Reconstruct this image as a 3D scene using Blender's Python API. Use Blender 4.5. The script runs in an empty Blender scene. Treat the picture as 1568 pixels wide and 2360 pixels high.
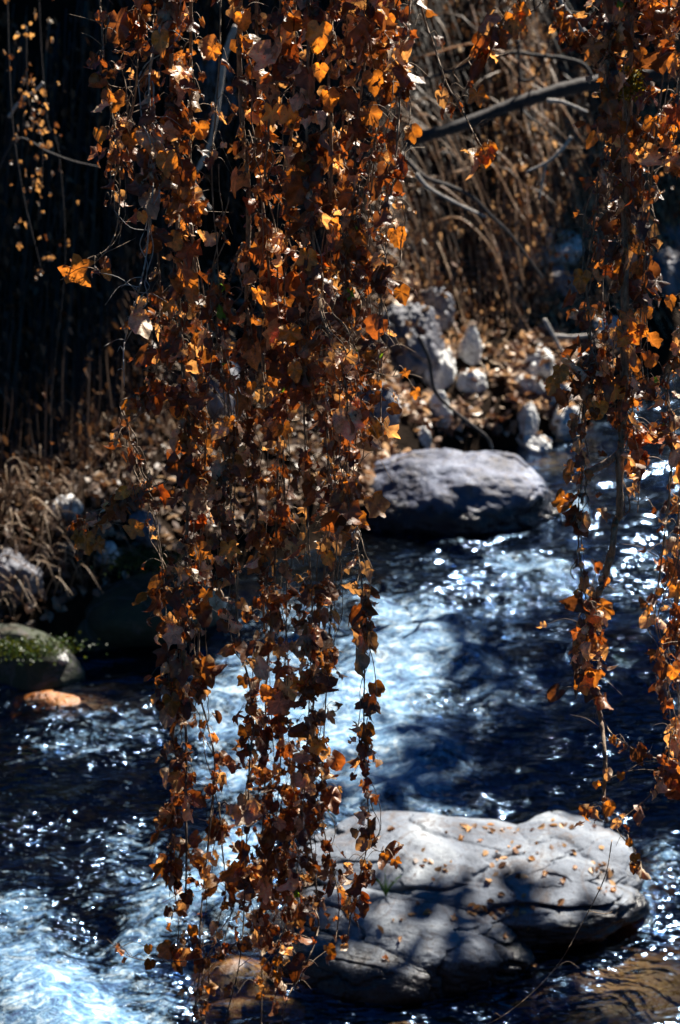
import bpy, math, random
import numpy as np
from math import radians as R
random.seed(7); rng = np.random.default_rng(11)
SC = bpy.context.scene; COL = SC.collection
# ------------------------------------------------------------------ camera
H_CAM, PITCH, VFOV = 4.0, 22.0, 34.0
TV = math.tan(R(VFOV/2)); TH = TV*680/1024
cam = bpy.data.cameras.new('camera'); camo = bpy.data.objects.new('camera', cam); COL.objects.link(camo)
camo.location = (0, 0, H_CAM); camo.rotation_euler = (R(90-PITCH), 0, 0)
cam.sensor_fit = 'VERTICAL'; cam.sensor_height = 36; cam.lens = 18/TV
cam.clip_start = .1; cam.clip_end = 1000
cam.dof.use_dof = True; cam.dof.focus_distance = 3.75; cam.dof.aperture_fstop = 4.6
SC.camera = camo
# ------------------------------------------------------------------ world, sun, exposure
SUN_EL, SUN_AZ = 49.0, 34.0            # azimuth measured from +Y towards +X
w = bpy.data.worlds.new('World'); SC.world = w; w.use_nodes = True
nt = w.node_tree; nt.nodes.clear()
sky = nt.nodes.new('ShaderNodeTexSky'); sky.sky_type = 'NISHITA'; sky.sun_disc = False
sky.sun_elevation = R(SUN_EL); sky.sun_rotation = R(SUN_AZ); sky.ozone_density = 3.0; sky.air_density = 1.0; sky.dust_density = .3
bg = nt.nodes.new('ShaderNodeBackground'); bg.inputs['Strength'].default_value = .020
wo = nt.nodes.new('ShaderNodeOutputWorld')
hs = nt.nodes.new('ShaderNodeHueSaturation'); hs.inputs['Saturation'].default_value = 1.9
nt.links.new(sky.outputs[0], hs.inputs['Color']); nt.links.new(hs.outputs[0], bg.inputs[0]); nt.links.new(bg.outputs[0], wo.inputs[0])
sl = bpy.data.lights.new('sun', 'SUN'); sl.energy = 5.0; sl.angle = R(.5); sl.color = (1, .94, .83)
so = bpy.data.objects.new('sun', sl); COL.objects.link(so)
SD = np.array([math.sin(R(SUN_AZ))*math.cos(R(SUN_EL)), math.cos(R(SUN_AZ))*math.cos(R(SUN_EL)), math.sin(R(SUN_EL))])
so.rotation_euler = (R(90-SUN_EL), 0, R(180-SUN_AZ)); so.location = (3, 6, 12)
from mathutils import Vector
so.rotation_euler = Vector(SD).to_track_quat('Z', 'Y').to_euler()
vs = SC.view_settings; vs.view_transform = 'Standard'; vs.look = 'None'; vs.exposure = 1.5; vs.gamma = 1
try:
    cy = SC.cycles; cy.max_bounces = 8; cy.diffuse_bounces = 2; cy.glossy_bounces = 3; cy.transmission_bounces = 4
    cy.transparent_max_bounces = 8; cy.sample_clamp_indirect = 6; cy.caustics_reflective = False; cy.caustics_refractive = False
except Exception: pass
# ------------------------------------------------------------------ helpers
CF = np.array([0, math.cos(R(PITCH)), -math.sin(R(PITCH))]); CU = np.array([0, math.sin(R(PITCH)), math.cos(R(PITCH))])
def ray(px, py):                       # photo pixels on a 1568 x 2359 sheet -> direction
    return CF + np.array([1., 0, 0])*((px-784)/784*TH) + CU*((1179.5-py)/1179.5*TV)
C0 = np.array([0, 0, H_CAM])
def atY(px, py, y): d = ray(px, py); return C0 + d*(y/d[1])
def atZ(px, py, z=0.): d = ray(px, py); return C0 + d*((z-H_CAM)/d[2])
def hsh(ix, iy, iz, s):
    n = (ix.astype(np.int64)*374761393 + iy.astype(np.int64)*668265263 + iz.astype(np.int64)*2147483647 + s*974634777) & 0xffffffff
    n = ((n ^ (n >> 13))*1274126177) & 0xffffffff
    return ((n ^ (n >> 16)) & 0xffff)/65535.
def vnoise(P, s=0):
    P = np.asarray(P, float); I = np.floor(P).astype(np.int64); F = P-I; F = F*F*(3-2*F); r = 0
    for a in (0, 1):
        for b in (0, 1):
            for c in (0, 1):
                wgt = (F[:, 0] if a else 1-F[:, 0])*(F[:, 1] if b else 1-F[:, 1])*(F[:, 2] if c else 1-F[:, 2])
                r = r + wgt*hsh(I[:, 0]+a, I[:, 1]+b, I[:, 2]+c, s)
    return r
def fbm(P, o=4, s=0, g=.5):
    P = np.asarray(P, float); r = 0; a = 1; t = 0
    for k in range(o): r = r + a*vnoise(P*2**k + k*17.3, s+k); t += a; a *= g
    return r/t*2-1
def P3(x, y, z=0.): x = np.asarray(x, float); y = np.asarray(y, float); return np.stack([x.ravel(), y.ravel(), np.full(x.size, z)], 1)
def sstep(a, b, x): t = np.clip((x-a)/(b-a), 0, 1); return t*t*(3-2*t)
def smooth_line(pts, n=8):
    P = np.array(pts, float); P = np.vstack([2*P[0]-P[1], P, 2*P[-1]-P[-2]]); out = []
    for i in range(1, len(P)-2):
        a, b, c, d = P[i-1], P[i], P[i+1], P[i+2]
        for t in np.linspace(0, 1, n, endpoint=False):
            out.append(.5*((2*b)+(-a+c)*t+(2*a-5*b+4*c-d)*t*t+(-a+3*b-3*c+d)*t**3))
    out.append(P[-2]); return np.array(out)
class MB:
    def __init__(s): s.V = []; s.F = []; s.C = []; s.n = 0
    def add(s, V, F, col=(1, 1, 1)):
        V = np.asarray(V, float); s.V.append(V)
        c = np.asarray(col, float)
        s.C.append(np.tile(c, (len(V), 1)) if c.ndim == 1 else c)
        for f in F: s.F.append(tuple(i+s.n for i in f))
        s.n += len(V)
    def tube(s, pts, r0, r1=None, k=4, col=(1, 1, 1), rough=0.):
        P = np.asarray(pts, float); n = len(P); r1 = r0 if r1 is None else r1
        T = np.gradient(P, axis=0); T /= np.linalg.norm(T, axis=1)[:, None]+1e-9
        u = np.cross(T, [.31, .2, .93]); u += 1e-6; u /= np.linalg.norm(u, axis=1)[:, None]; v = np.cross(T, u)
        rad = np.linspace(r0, r1, n)
        if rough: rad = rad*(1+rough*(rng.random(n)*2-1))
        a = np.arange(k)*2*math.pi/k
        V = P[:, None, :] + rad[:, None, None]*(np.cos(a)[None, :, None]*u[:, None, :] + np.sin(a)[None, :, None]*v[:, None, :])
        F = [(i*k+j, i*k+(j+1) % k, (i+1)*k+(j+1) % k, (i+1)*k+j) for i in range(n-1) for j in range(k)]
        F.append(tuple(range(k-1, -1, -1))); F.append(tuple((n-1)*k+j for j in range(k)))
        s.add(V.reshape(-1, 3), F, col)
    def build(s, name, mat, parent=None, smooth=True, origin=None):
        V = np.vstack(s.V); org = np.zeros(3) if origin is None else np.asarray(origin, float)
        me = bpy.data.meshes.new(name); me.from_pydata((V-org).tolist(), [], s.F)
        at = me.color_attributes.new('col', 'FLOAT_COLOR', 'POINT')
        at.data.foreach_set('color', np.hstack([np.vstack(s.C), np.ones((s.n, 1))]).ravel())
        me.materials.append(mat)
        if smooth: me.polygons.foreach_set('use_smooth', [True]*len(me.polygons))
        o = bpy.data.objects.new(name, me); COL.objects.link(o)
        if parent is not None: o.parent = parent; o.location = org-np.array(parent.location)
        else: o.location = org
        return o
def tag(o, label=None, cat=None, group=None, kind=None):
    for k, v in (('label', label), ('category', cat), ('group', group), ('kind', kind)):
        if v: o[k] = v
    return o
def empty(name, loc, label, cat, group=None):
    o = bpy.data.objects.new(name, None); o.empty_display_size = .1; COL.objects.link(o); o.location = loc
    return tag(o, label, cat, group)
# ------------------------------------------------------------------ materials
def newmat(name):
    m = bpy.data.materials.new(name); m.use_nodes = True; n = m.node_tree; n.nodes.clear(); return m, n
def N(n, t, **kw):
    q = n.nodes.new(t)
    for k, v in kw.items():
        if k in q.inputs: q.inputs[k].default_value = v
        else: setattr(q, k, v)
    return q
def L(n, a, b): n.links.new(a, b)
def mathn(n, op, a, b=None, clamp=False):
    q = n.nodes.new('ShaderNodeMath'); q.operation = op; q.use_clamp = clamp
    for i, v in enumerate((a, b)):
        if v is None: continue
        if isinstance(v, (int, float)): q.inputs[i].default_value = v
        else: L(n, v, q.inputs[i])
    return q.outputs[0]
def ramp(n, fac, stops):
    q = n.nodes.new('ShaderNodeValToRGB'); e = q.color_ramp.elements
    while len(e) < len(stops): e.new(.5)
    for i, (p, c) in enumerate(stops): e[i].position = p; e[i].color = (*c, 1) if len(c) == 3 else c
    L(n, fac, q.inputs[0]); return q.outputs[0]
def mixc(n, fac, a, b, mode='MIX'):
    q = n.nodes.new('ShaderNodeMix'); q.data_type = 'RGBA'; q.blend_type = mode
    for s, v in ((0, fac), (6, a), (7, b)):
        if isinstance(v, (int, float)): q.inputs[s].default_value = v
        elif isinstance(v, tuple): q.inputs[s].default_value = (*v, 1)
        else: L(n, v, q.inputs[s])
    return q.outputs[2]
def noise(n, scale, detail=4, rough=.6, vec=None, dist=0.):
    q = N(n, 'ShaderNodeTexNoise', Scale=scale, Detail=detail, Roughness=rough, Distortion=dist)
    if vec is not None: L(n, vec, q.inputs['Vector'])
    return q.outputs['Fac']
def objco(n): return n.nodes.new('ShaderNodeTexCoord').outputs['Object']
def geopos(n): return n.nodes.new('ShaderNodeNewGeometry').outputs['Position']
def bump(n, h, s, d): q = N(n, 'ShaderNodeBump', Strength=s, Distance=d); L(n, h, q.inputs['Height']); return q.outputs[0]

def leaf_material(name, trans=.33, spec=.7, tint=(2.2, 1.28, .46), blotch=True):
    m, n = newmat(name); a = N(n, 'ShaderNodeAttribute', attribute_name='col')
    p = geopos(n); c = a.outputs['Color']
    if blotch:
        f = noise(n, 55, 4, .65, p)
        c = mixc(n, 1., c, ramp(n, f, [(.3, (.45, .38, .32)), (.5, (.95, .92, .9)), (.72, (1.35, 1.35, 1.3))]), 'MULTIPLY')
        f2 = noise(n, 300, 3, .6, p)
        c = mixc(n, ramp(n, f2, [(.60, (0, 0, 0)), (.68, (.7, .7, .7))]), c, (.05, .025, .012))
    d = N(n, 'ShaderNodeBsdfPrincipled', Roughness=.42); d.inputs['Specular IOR Level'].default_value = spec
    L(n, c, d.inputs['Base Color'])
    t = N(n, 'ShaderNodeBsdfTranslucent'); L(n, mixc(n, 1., c, tint, 'MULTIPLY'), t.inputs['Color'])
    if blotch:
        b = bump(n, noise(n, 130, 3, .6, p), .5, .004); L(n, b, d.inputs['Normal'])
    x = N(n, 'ShaderNodeMixShader'); x.inputs[0].default_value = trans
    L(n, d.outputs[0], x.inputs[1]); L(n, t.outputs[0], x.inputs[2])
    o = n.nodes.new('ShaderNodeOutputMaterial'); L(n, x.outputs[0], o.inputs[0]); return m
def bark_material(name, c1, c2, scale=60, rough=.8):
    m, n = newmat(name); p = objco(n); mp = N(n, 'ShaderNodeMapping'); mp.inputs['Scale'].default_value = (1, 1, .35); L(n, p, mp.inputs[0])
    f = noise(n, scale, 5, .65, mp.outputs[0])
    d = N(n, 'ShaderNodeBsdfPrincipled', Roughness=rough); L(n, ramp(n, f, [(.32, c1), (.68, c2)]), d.inputs['Base Color'])
    L(n, bump(n, f, .6, .006), d.inputs['Normal'])
    o = n.nodes.new('ShaderNodeOutputMaterial'); L(n, d.outputs[0], o.inputs[0]); return m
def rock_material(name, c1, c2, c3, speck=.5, rough=.7, wet=False, wetz=0):
    m, n = newmat(name); p = geopos(n)
    f = noise(n, 3.2, 6, .62, p, .6); g = noise(n, 15, 6, .72, p); h = noise(n, 50, 4, .65, p)
    c = ramp(n, f, [(.30, c1), (.5, c2), (.7, c3)])
    c = mixc(n, .55, c, ramp(n, g, [(.3, (.35, .33, .36)), (.55, (1, 1, 1)), (.8, (1.15, 1.12, 1.05))]), 'MULTIPLY')
    k = mathn(n, 'MULTIPLY', ramp(n, g, [(.53, (0, 0, 0)), (.62, (1, 1, 1))]), ramp(n, h, [(.52, (0, 0, 0)), (.60, (1, 1, 1))]))
    c = mixc(n, mathn(n, 'MULTIPLY', k, speck), c, (.05, .035, .035))
    # veins
    v = N(n, 'ShaderNodeTexNoise', Scale=2.3, Detail=7, Roughness=.55, Distortion=1.4); L(n, p, v.inputs['Vector'])
    vv = mathn(n, 'ABSOLUTE', mathn(n, 'SUBTRACT', v.outputs['Fac'], .5))
    c = mixc(n, ramp(n, vv, [(0, (.75, .75, .75)), (.018, (0, 0, 0))]), c, (.10, .085, .09))
    st_ = noise(n, 6, 5, .7, p, .8); c = mixc(n, ramp(n, st_, [(.54, (0, 0, 0)), (.66, (.6, .6, .6))]), c, (.10, .065, .045))
    sz_ = n.nodes.new('ShaderNodeSeparateXYZ'); L(n, p, sz_.inputs[0])
    wz = mathn(n, 'ADD', sz_.outputs['Z'], mathn(n, 'MULTIPLY', mathn(n, 'SUBTRACT', g, .5), .16))
    wetk = ramp(n, mathn(n, 'MULTIPLY', wz, 2.), [(wetz*2, (1, 1, 1)), (wetz*2+.07, (0, 0, 0))]) if wetz else 0.
    c = mixc(n, wetk, c, mixc(n, 1., c, (.20, .17, .15), 'MULTIPLY'))
    d = N(n, 'ShaderNodeBsdfPrincipled', Roughness=rough); L(n, c, d.inputs['Base Color'])
    if wetz: L(n, ramp(n, mathn(n, 'MULTIPLY', wz, 2.), [(wetz*2, (.22, .22, .22)), (wetz*2+.07, (rough, rough, rough))]), d.inputs['Roughness'])
    if wet: d.inputs['Specular IOR Level'].default_value = .8
    hh = mathn(n, 'ADD', mathn(n, 'MULTIPLY', g, .7), mathn(n, 'MULTIPLY', h, .25))
    L(n, bump(n, hh, .7, .028), d.inputs['Normal'])
    o = n.nodes.new('ShaderNodeOutputMaterial'); L(n, d.outputs[0], o.inputs[0]); return m
M = {}
M['leaf'] = leaf_material('dry_ivy_leaf')
M['green'] = leaf_material('green_leaf', .45, .4, blotch=False)
M['flake'] = leaf_material('dry_flake', .25, .4, (1.5, 1.2, .85), blotch=False)
M['stem'] = bark_material('vine_stem', (.07, .045, .03), (.40, .29, .20), 140)
M['bark'] = bark_material('dark_bark', (.010, .007, .007), (.038, .028, .028), 40)
M['palewood'] = bark_material('pale_wood', (.22, .19, .17), (.55, .50, .46), 50)
M['straw'] = leaf_material('straw', .2, .3, (1.2, 1.1, .9), blotch=False)
M['rock'] = rock_material('pale_rock', (.05, .06, .085), (.16, .185, .23), (.38, .41, .44), .9, wetz=.10)
M['grey'] = rock_material('grey_rock', (.05, .05, .07), (.16, .165, .20), (.34, .34, .37), .7, .6)
M['darkrock'] = rock_material('dark_wet_rock', (.03, .03, .05), (.09, .105, .17), (.32, .36, .47), .8, .6, wetz=.17)
M['white'] = rock_material('white_rock', (.55, .55, .55), (.76, .75, .73), (.86, .86, .84), .25)
M['amber'] = rock_material('wet_amber_rock', (.06, .02, .005), (.21, .085, .014), (.42, .24, .05), .5, .4, True)
M['orange'] = rock_material('orange_wet_rock', (.05, .018, .006), (.36, .115, .016), (.55, .24, .05), .6, .3, True)
M['mossrock'] = rock_material('mossy_rock', (.010, .013, .008), (.022, .03, .010), (.05, .055, .03), .3)
def ground_material():
    m, n = newmat('stream_ground'); p = geopos(n)
    f = noise(n, 5, 6, .7, p); g = N(n, 'ShaderNodeTexVoronoi', Scale=14.); L(n, p, g.inputs['Vector'])
    soil = ramp(n, f, [(.3, (.006, .004, .003)), (.55, (.018, .011, .007)), (.75, (.04, .025, .016))])
    bed = mixc(n, .75, (.10, .055, .02), ramp(n, mathn(n, 'MULTIPLY', g.outputs['Distance'], 1.3), [(0, (.42, .22, .06)), (.5, (.16, .075, .02)), (.9, (.02, .012, .008))]))
    bed = mixc(n, ramp(n, noise(n, 1.1, 4, .6, p), [(.46, (0, 0, 0)), (.6, (.85, .85, .85))]), bed, (.022, .018, .014))
    s = n.nodes.new('ShaderNodeSeparateXYZ'); L(n, p, s.inputs[0])
    k = mathn(n, 'MULTIPLY', mathn(n, 'ADD', s.outputs['Z'], .06), 14, True)
    d = N(n, 'ShaderNodeBsdfPrincipled', Roughness=.95); d.inputs['Specular IOR Level'].default_value = .05; L(n, mixc(n, k, bed, soil), d.inputs['Base Color'])
    L(n, bump(n, f, .7, .05), d.inputs['Normal'])
    o = n.nodes.new('ShaderNodeOutputMaterial'); L(n, d.outputs[0], o.inputs[0]); return m
M['ground'] = ground_material()
FLOW = R(22)        # the stream runs from upper right to lower left
def water_material():
    m, n = newmat('stream_water'); p = geopos(n)
    mp = N(n, 'ShaderNodeMapping'); mp.inputs['Rotation'].default_value = (0, 0, -FLOW); mp.inputs['Scale'].default_value = (.55, 1.5, 1); L(n, p, mp.inputs[0])
    q = mp.outputs[0]
    at = N(n, 'ShaderNodeAttribute', attribute_name='col'); sp = n.nodes.new('ShaderNodeSeparateColor'); L(n, at.outputs['Color'], sp.inputs[0])
    fo, rough, shallow = sp.outputs[0], sp.outputs[1], sp.outputs[2]
    mq = N(n, 'ShaderNodeMapping'); mq.inputs['Rotation'].default_value = (0, 0, -FLOW*1.3); mq.inputs['Scale'].default_value = (.8, 1.3, 1); L(n, p, mq.inputs[0]); q2 = mq.outputs[0]
    n3 = noise(n, 60, 4, .7, q2, .6)
    n1 = noise(n, 5.5, 8, .74, q2, 1.9); n2 = noise(n, 24, 5, .7, q2, 1.2)
    tex = mathn(n, 'ADD', mathn(n, 'ADD', mathn(n, 'MULTIPLY', n1, .52), mathn(n, 'MULTIPLY', n2, .32)), mathn(n, 'MULTIPLY', n3, .16))
    k = mathn(n, 'ADD', fo, mathn(n, 'MULTIPLY', mathn(n, 'SUBTRACT', tex, .5), 4.6))
    foam = ramp(n, k, [(.36, (0, 0, 0)), (.62, (.45, .45, .45)), (1., (1, 1, 1))])
    # rippled surface
    r1 = noise(n, 8, 2, .5, q, .7); r2 = noise(n, 26, 1.5, .5, q, .5)
    hgt = mathn(n, 'ADD', mathn(n, 'MULTIPLY', r1, .75), mathn(n, 'MULTIPLY', r2, .30))
    b = N(n, 'ShaderNodeBump', Strength=1., Distance=.24); L(n, mathn(n, 'ADD', mathn(n, 'MULTIPLY', rough, .8), .2, True), b.inputs['Strength']); L(n, hgt, b.inputs['Height'])
    gl = N(n, 'ShaderNodeBsdfGlossy', Roughness=.10, Color=(.42, .64, 1, 1)); L(n, b.outputs[0], gl.inputs['Normal'])  # reflected sky light made bluer through the gloss colour
    tr = N(n, 'ShaderNodeBsdfTransparent'); L(n, mixc(n, shallow, (.12, .15, .17), (.85, .78, .6)), tr.inputs['Color'])
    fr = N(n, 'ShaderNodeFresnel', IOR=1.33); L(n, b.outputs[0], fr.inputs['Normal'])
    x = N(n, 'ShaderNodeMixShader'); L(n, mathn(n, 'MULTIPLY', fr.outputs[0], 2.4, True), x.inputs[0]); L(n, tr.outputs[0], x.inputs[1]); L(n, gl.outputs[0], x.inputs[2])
    fb = N(n, 'ShaderNodeBsdfPrincipled', Roughness=.5); L(n, ramp(n, noise(n, 16, 6, .78, q2, 1.2), [(.37, (.012, .05, .17)), (.50, (.13, .31, .52)), (.62, (.68, .80, .87))]), fb.inputs['Base Color'])
    b2 = N(n, 'ShaderNodeBump', Strength=.8, Distance=.05); L(n, tex, b2.inputs['Height']); L(n, b2.outputs[0], fb.inputs['Normal'])
    y = N(n, 'ShaderNodeMixShader'); L(n, foam, y.inputs[0]); L(n, x.outputs[0], y.inputs[1]); L(n, fb.outputs[0], y.inputs[2])
    o = n.nodes.new('ShaderNodeOutputMaterial'); L(n, y.outputs[0], o.inputs[0]); return m
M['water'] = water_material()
# ------------------------------------------------------------------ terrain
edge = [(-700, 1660), (-200, 1600), (0, 1560), (130, 1530), (250, 1480), (380, 1390), (520, 1330), (700, 1270), (850, 1210), (930, 1120), (1010, 1060), (1120, 1030), (1200, 1040), (1290, 1030), (1400, 960), (1500, 890), (1700, 800)]
EP = np.array([atZ(a, b)[:2] for a, b in edge]); EP = EP[np.argsort(EP[:, 0])]
EX = np.concatenate([[-200, -6], EP[:, 0], [12, 200]]); EY = np.concatenate([[6.2, 6.4], EP[:, 1], [17.5, 18]])
def hgt(x, y):
    x = np.asarray(x, float); y = np.asarray(y, float); sh = x.shape; x = x.ravel(); y = y.ravel()
    ye = np.interp(x, EX, EY) + .15*fbm(P3(x*1.5, y*1.5), 3, 3)
    d = y-ye
    up = .05 + .12*sstep(0, .15, d) + .45*np.clip(d, 0, 1.7) + 1.12*np.clip(d-1.7, 0, 2.1) +   .03*np.clip(d-3.8, 0, 150)
    dn = -.04 - .22*np.clip(-d, 0, 1.2)
    z = np.where(d > 0, up, dn)
    near = np.clip(4.3-y, 0, 2.5)
    z = np.where(near > 0, np.maximum(z, -.30+1.05*near), z)
    z = z + .05*fbm(P3(x*3, y*3), 4, 5)*(1+1.2*np.clip(d, 0, 1)) + 1.6*fbm(P3(x/9, y/9), 2, 8)*sstep(4, 25, np.abs(d))*(d > 0)
    return z.reshape(sh)
_gx = np.arange(-6, 13, .05); _gy = np.arange(2, 26, .05); _X, _Y = np.meshgrid(_gx, _gy); _GZ = hgt(_X, _Y)
def hq(x, y):
    a = min(max((x+6)/.05, 0), len(_gx)-2.001); b = min(max((y-2)/.05, 0), len(_gy)-2.001); i, j = int(a), int(b); u, v = a-i, b-j
    return (_GZ[j, i]*(1-u)+_GZ[j, i+1]*u)*(1-v)+(_GZ[j+1, i]*(1-u)+_GZ[j+1, i+1]*u)*v
def axis(lo, hi, step, far, g=1.35):
    a = list(np.arange(lo, hi, step)); s = step
    while a[-1] < far: s *= g; a.append(a[-1]+s)
    s = step; b = [a[0]]
    while b[-1] > -far: s *= g; b.append(b[-1]-s)
    return np.array(sorted(b[1:]+a))
def grid(name, xs, ys, Z, mat, col=None):
    X, Y = np.meshgrid(xs, ys); nx = len(xs); mb = MB()
    V = np.stack([X.ravel(), Y.ravel(), Z.ravel()], 1); i = np.arange(len(ys)-1)[:, None]*nx + np.arange(nx-1)[None, :]; i = i.ravel()
    F = np.stack([i, i+1, i+nx+1, i+nx], 1).tolist()
    mb.add(V, F, (1, 1, 1) if col is None else col); return mb.build(name, mat)
xs = axis(-5, 5.5, .07, 220); ys = axis(2.5, 17, .07, 220); X, Y = np.meshgrid(xs, ys)
g = grid('ground', xs, ys, hgt(X, Y), M['ground']); tag(g, kind='structure')
# water
xs = np.arange(-4.6, 9.5, .035); ys = np.arange(3.6, 19, .035); X, Y = np.meshgrid(xs, ys); x, y = X.ravel(), Y.ravel()
def world_blob(px, py, rx, ry, rot=0., z=0.):        # a patch of the stream, measured on the water plane
    c = atZ(px, py, z); ex = atZ(px+rx, py, z)-c; ey = atZ(px, py-ry, z)-c
    return c[:2], abs(ex[0]), np.linalg.norm(ey[:2]), rot
WX = .22*fbm(P3(x*2.1, y*2.1), 4, 91)+.3*fbm(P3(x*.8, y*.8), 2, 93); WY = .30*fbm(P3(x*2.1, y*2.1), 4, 92)+.4*fbm(P3(x*.8, y*.8), 2, 94)
def blob(b, hard=1.):
    c, a, d, rot = b; u = x+WX-c[0]; v = y+WY-c[1]; ca, sa = math.cos(rot), math.sin(rot)
    u, v = (u*ca+v*sa)/a, (-u*sa+v*ca)/d
    return np.clip(1.35-np.sqrt(u*u+v*v), 0, 1)**hard
foam_spots = [(770, 1640, 260, 200, .1, 1.0), (930, 1620, 180, 230, 0, 1.0), (1000, 1490, 160, 80, .1, .9), (930, 1790, 160, 70, 0, .85), (1130, 1590, 130, 60, .2, .6), (700, 1780, 210, 110, 0, .8), (960, 1450, 150, 55, .1, .75), (1090, 1560, 170, 90, .2, .5), (1180, 1650, 200, 80, .3, .35),
    (1200, 1352, 90, 26, -.1, .7), (1090, 1310, 60, 12, -.5, .5), (1230, 1420, 230, 90, .2, .30), (1480, 1450, 180, 120, .2, .30), (1460, 1310, 120, 20, 0, .3), (1000, 1340, 120, 25, 0, .2), (1100, 1450, 160, 50, .1, .35),
    (80, 2240, 200, 180, .3, 1.3), (60, 2130, 160, 50, 0, .8), (310, 2120, 160, 50, .5, .75), (390, 2030, 120, 60, .5, .95), (520, 1990, 110, 130, 0, 1.0), (260, 2230, 120, 90, .3, .6), (110, 2350, 200, 70, 0, .9),
    (300, 1950, 120, 45, .4, .45), (320, 1640, 170, 50, .1, .28), (250, 1690, 170, 50, .1, .3), (970, 1870, 90, 14, .25, .8), (880, 1885, 60, 10, .1, .6),
    (1540, 2110, 70, 50, 0, .75), (1540, 1990, 60, 120, .2, .45), (1290, 1190, 50, 22, 0, 1.1), (1240, 1045, 60, 12, 0, .4), (730, 1450, 120, 60, 0, .45), (560, 1640, 130, 80, 0, .7)]
fo = np.zeros_like(x)
for a, b, rx, ry, rot, s in foam_spots: fo = np.maximum(fo, s*blob(world_blob(a, b, rx, ry, rot), 1.1))
shal = np.zeros_like(x)
for a, b, rx, ry, s in [(1420, 2180, 240, 180, .6), (180, 1590, 130, 45, .9), (560, 2240, 230, 130, 1.), (900, 1925, 130, 40, .9), (1480, 2020, 200, 140, .55), (1260, 1060, 120, 50, .5), (900, 2330, 300, 80, .6)]:
    shal = np.maximum(shal, s*blob(world_blob(a, b, rx, ry)))
gln = np.clip(fo*1.2, 0, 1)
for a, b, rx, ry, s in [(300, 1670, 180, 70, .9), (200, 1950, 220, 60, .8), (1150, 2200, 170, 80, .9), (1050, 2290, 220, 60, .8), (1520, 2020, 90, 120, .9), (1250, 1340, 180, 40, .45), (1100, 1650, 240, 100, .4), (1490, 1820, 70, 30, .9), (980, 1860, 90, 25, .9), (1400, 1270, 120, 14, .3), (180, 1590, 110, 40, 1.)]:
    gln = np.maximum(gln, s*blob(world_blob(a, b, rx, ry)))
gln = np.clip(gln*(1+.8*fbm(P3(x*2.5, y*2.5), 3, 55)), 0, 1)
ca, sa = math.cos(FLOW), math.sin(FLOW); u, v = x*ca+y*sa, -x*sa+y*ca
w1 = fbm(P3(u*1.1, v*2.6), 4, 21); w2 = fbm(P3(u*3.2, v*7.5, 3.), 4, 31)
Z = .045*w1 + .030*w2 + fo*(.06+.13*fbm(P3(x*4.5, y*4.5, 9.), 5, 41)) + .02*sstep(6, 12, y)
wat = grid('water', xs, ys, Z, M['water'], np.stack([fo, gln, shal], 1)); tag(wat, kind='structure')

# ------------------------------------------------------------------ rocks
_ico = {}
def ico(sub):
    if sub in _ico: return _ico[sub]
    t = (1+5**.5)/2
    V = [np.array(v, float)/math.sqrt(1+t*t) for v in [(-1, t, 0), (1, t, 0), (-1, -t, 0), (1, -t, 0), (0, -1, t), (0, 1, t), (0, -1, -t), (0, 1, -t), (t, 0, -1), (t, 0, 1), (-t, 0, -1), (-t, 0, 1)]]
    F = [(0, 11, 5), (0, 5, 1), (0, 1, 7), (0, 7, 10), (0, 10, 11), (1, 5, 9), (5, 11, 4), (11, 10, 2), (10, 7, 6), (7, 1, 8), (3, 9, 4), (3, 4, 2), (3, 2, 6), (3, 6, 8), (3, 8, 9), (4, 9, 5), (2, 4, 11), (6, 2, 10), (8, 6, 7), (9, 8, 1)]
    for _ in range(sub):
        mid = {}; G = []
        def m(a, b):
            k = (min(a, b), max(a, b))
            if k not in mid: q = V[a]+V[b]; V.append(q/np.linalg.norm(q)); mid[k] = len(V)-1
            return mid[k]
        for a, b, c in F: ab, bc, ca_ = m(a, b), m(b, c), m(c, a); G += [(a, ab, ca_), (b, bc, ab), (c, ca_, bc), (ab, bc, ca_)]
        F = G
    _ico[sub] = (np.array(V), F); return _ico[sub]
def rock(name, c, size, rot, seed, mat, label, cat='rock', group=None, sub=4, planes=11, rough=.10, crack=0., sharp=14, flat=None, fine=1.):
    r = np.random.default_rng(seed); V, F = ico(sub); D = r.normal(size=(planes, 3)); D /= np.linalg.norm(D, axis=1)[:, None]; h = .72+.28*r.random(planes)
    if flat: D = np.vstack([D, [[0.05, -.12, 1]]]); h = np.append(h, flat)
    q = np.clip(V@D.T, .02, None)/h[None, :]
    rad = (np.sum(q**sharp, 1)+1)**(-1/sharp)
    W = V*rad[:, None]
    S = np.array(size)
    wp = W + .10*np.stack([fbm(W*5+k*9., 3, seed+k) for k in range(3)], 1)
    nn = fbm(W*1.6+seed, 2, seed)*rough + fbm(W*7+seed, 5, seed+9)*rough*.22*fine
    if crack:
        cr = np.abs(vnoise(wp*np.array([1.1, 1.1, .8])+seed*3.1, seed+50)*2-1); nn = nn - crack*np.exp(-(cr/.028)**2)
        cr = np.abs(vnoise(wp*1.7+seed*1.7, seed+70)*2-1); nn = nn - crack*.6*np.exp(-(cr/.02)**2)
    W = W*(1+nn)[:, None]*S
    a = R(rot); Rm = np.array([[math.cos(a), -math.sin(a), 0], [math.sin(a), math.cos(a), 0], [0, 0, 1]]); W = W@Rm.T
    mb = MB(); mb.add(W, F); o = mb.build(name, mat); o.location = c; tag(o, label, cat, group); return o
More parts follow.
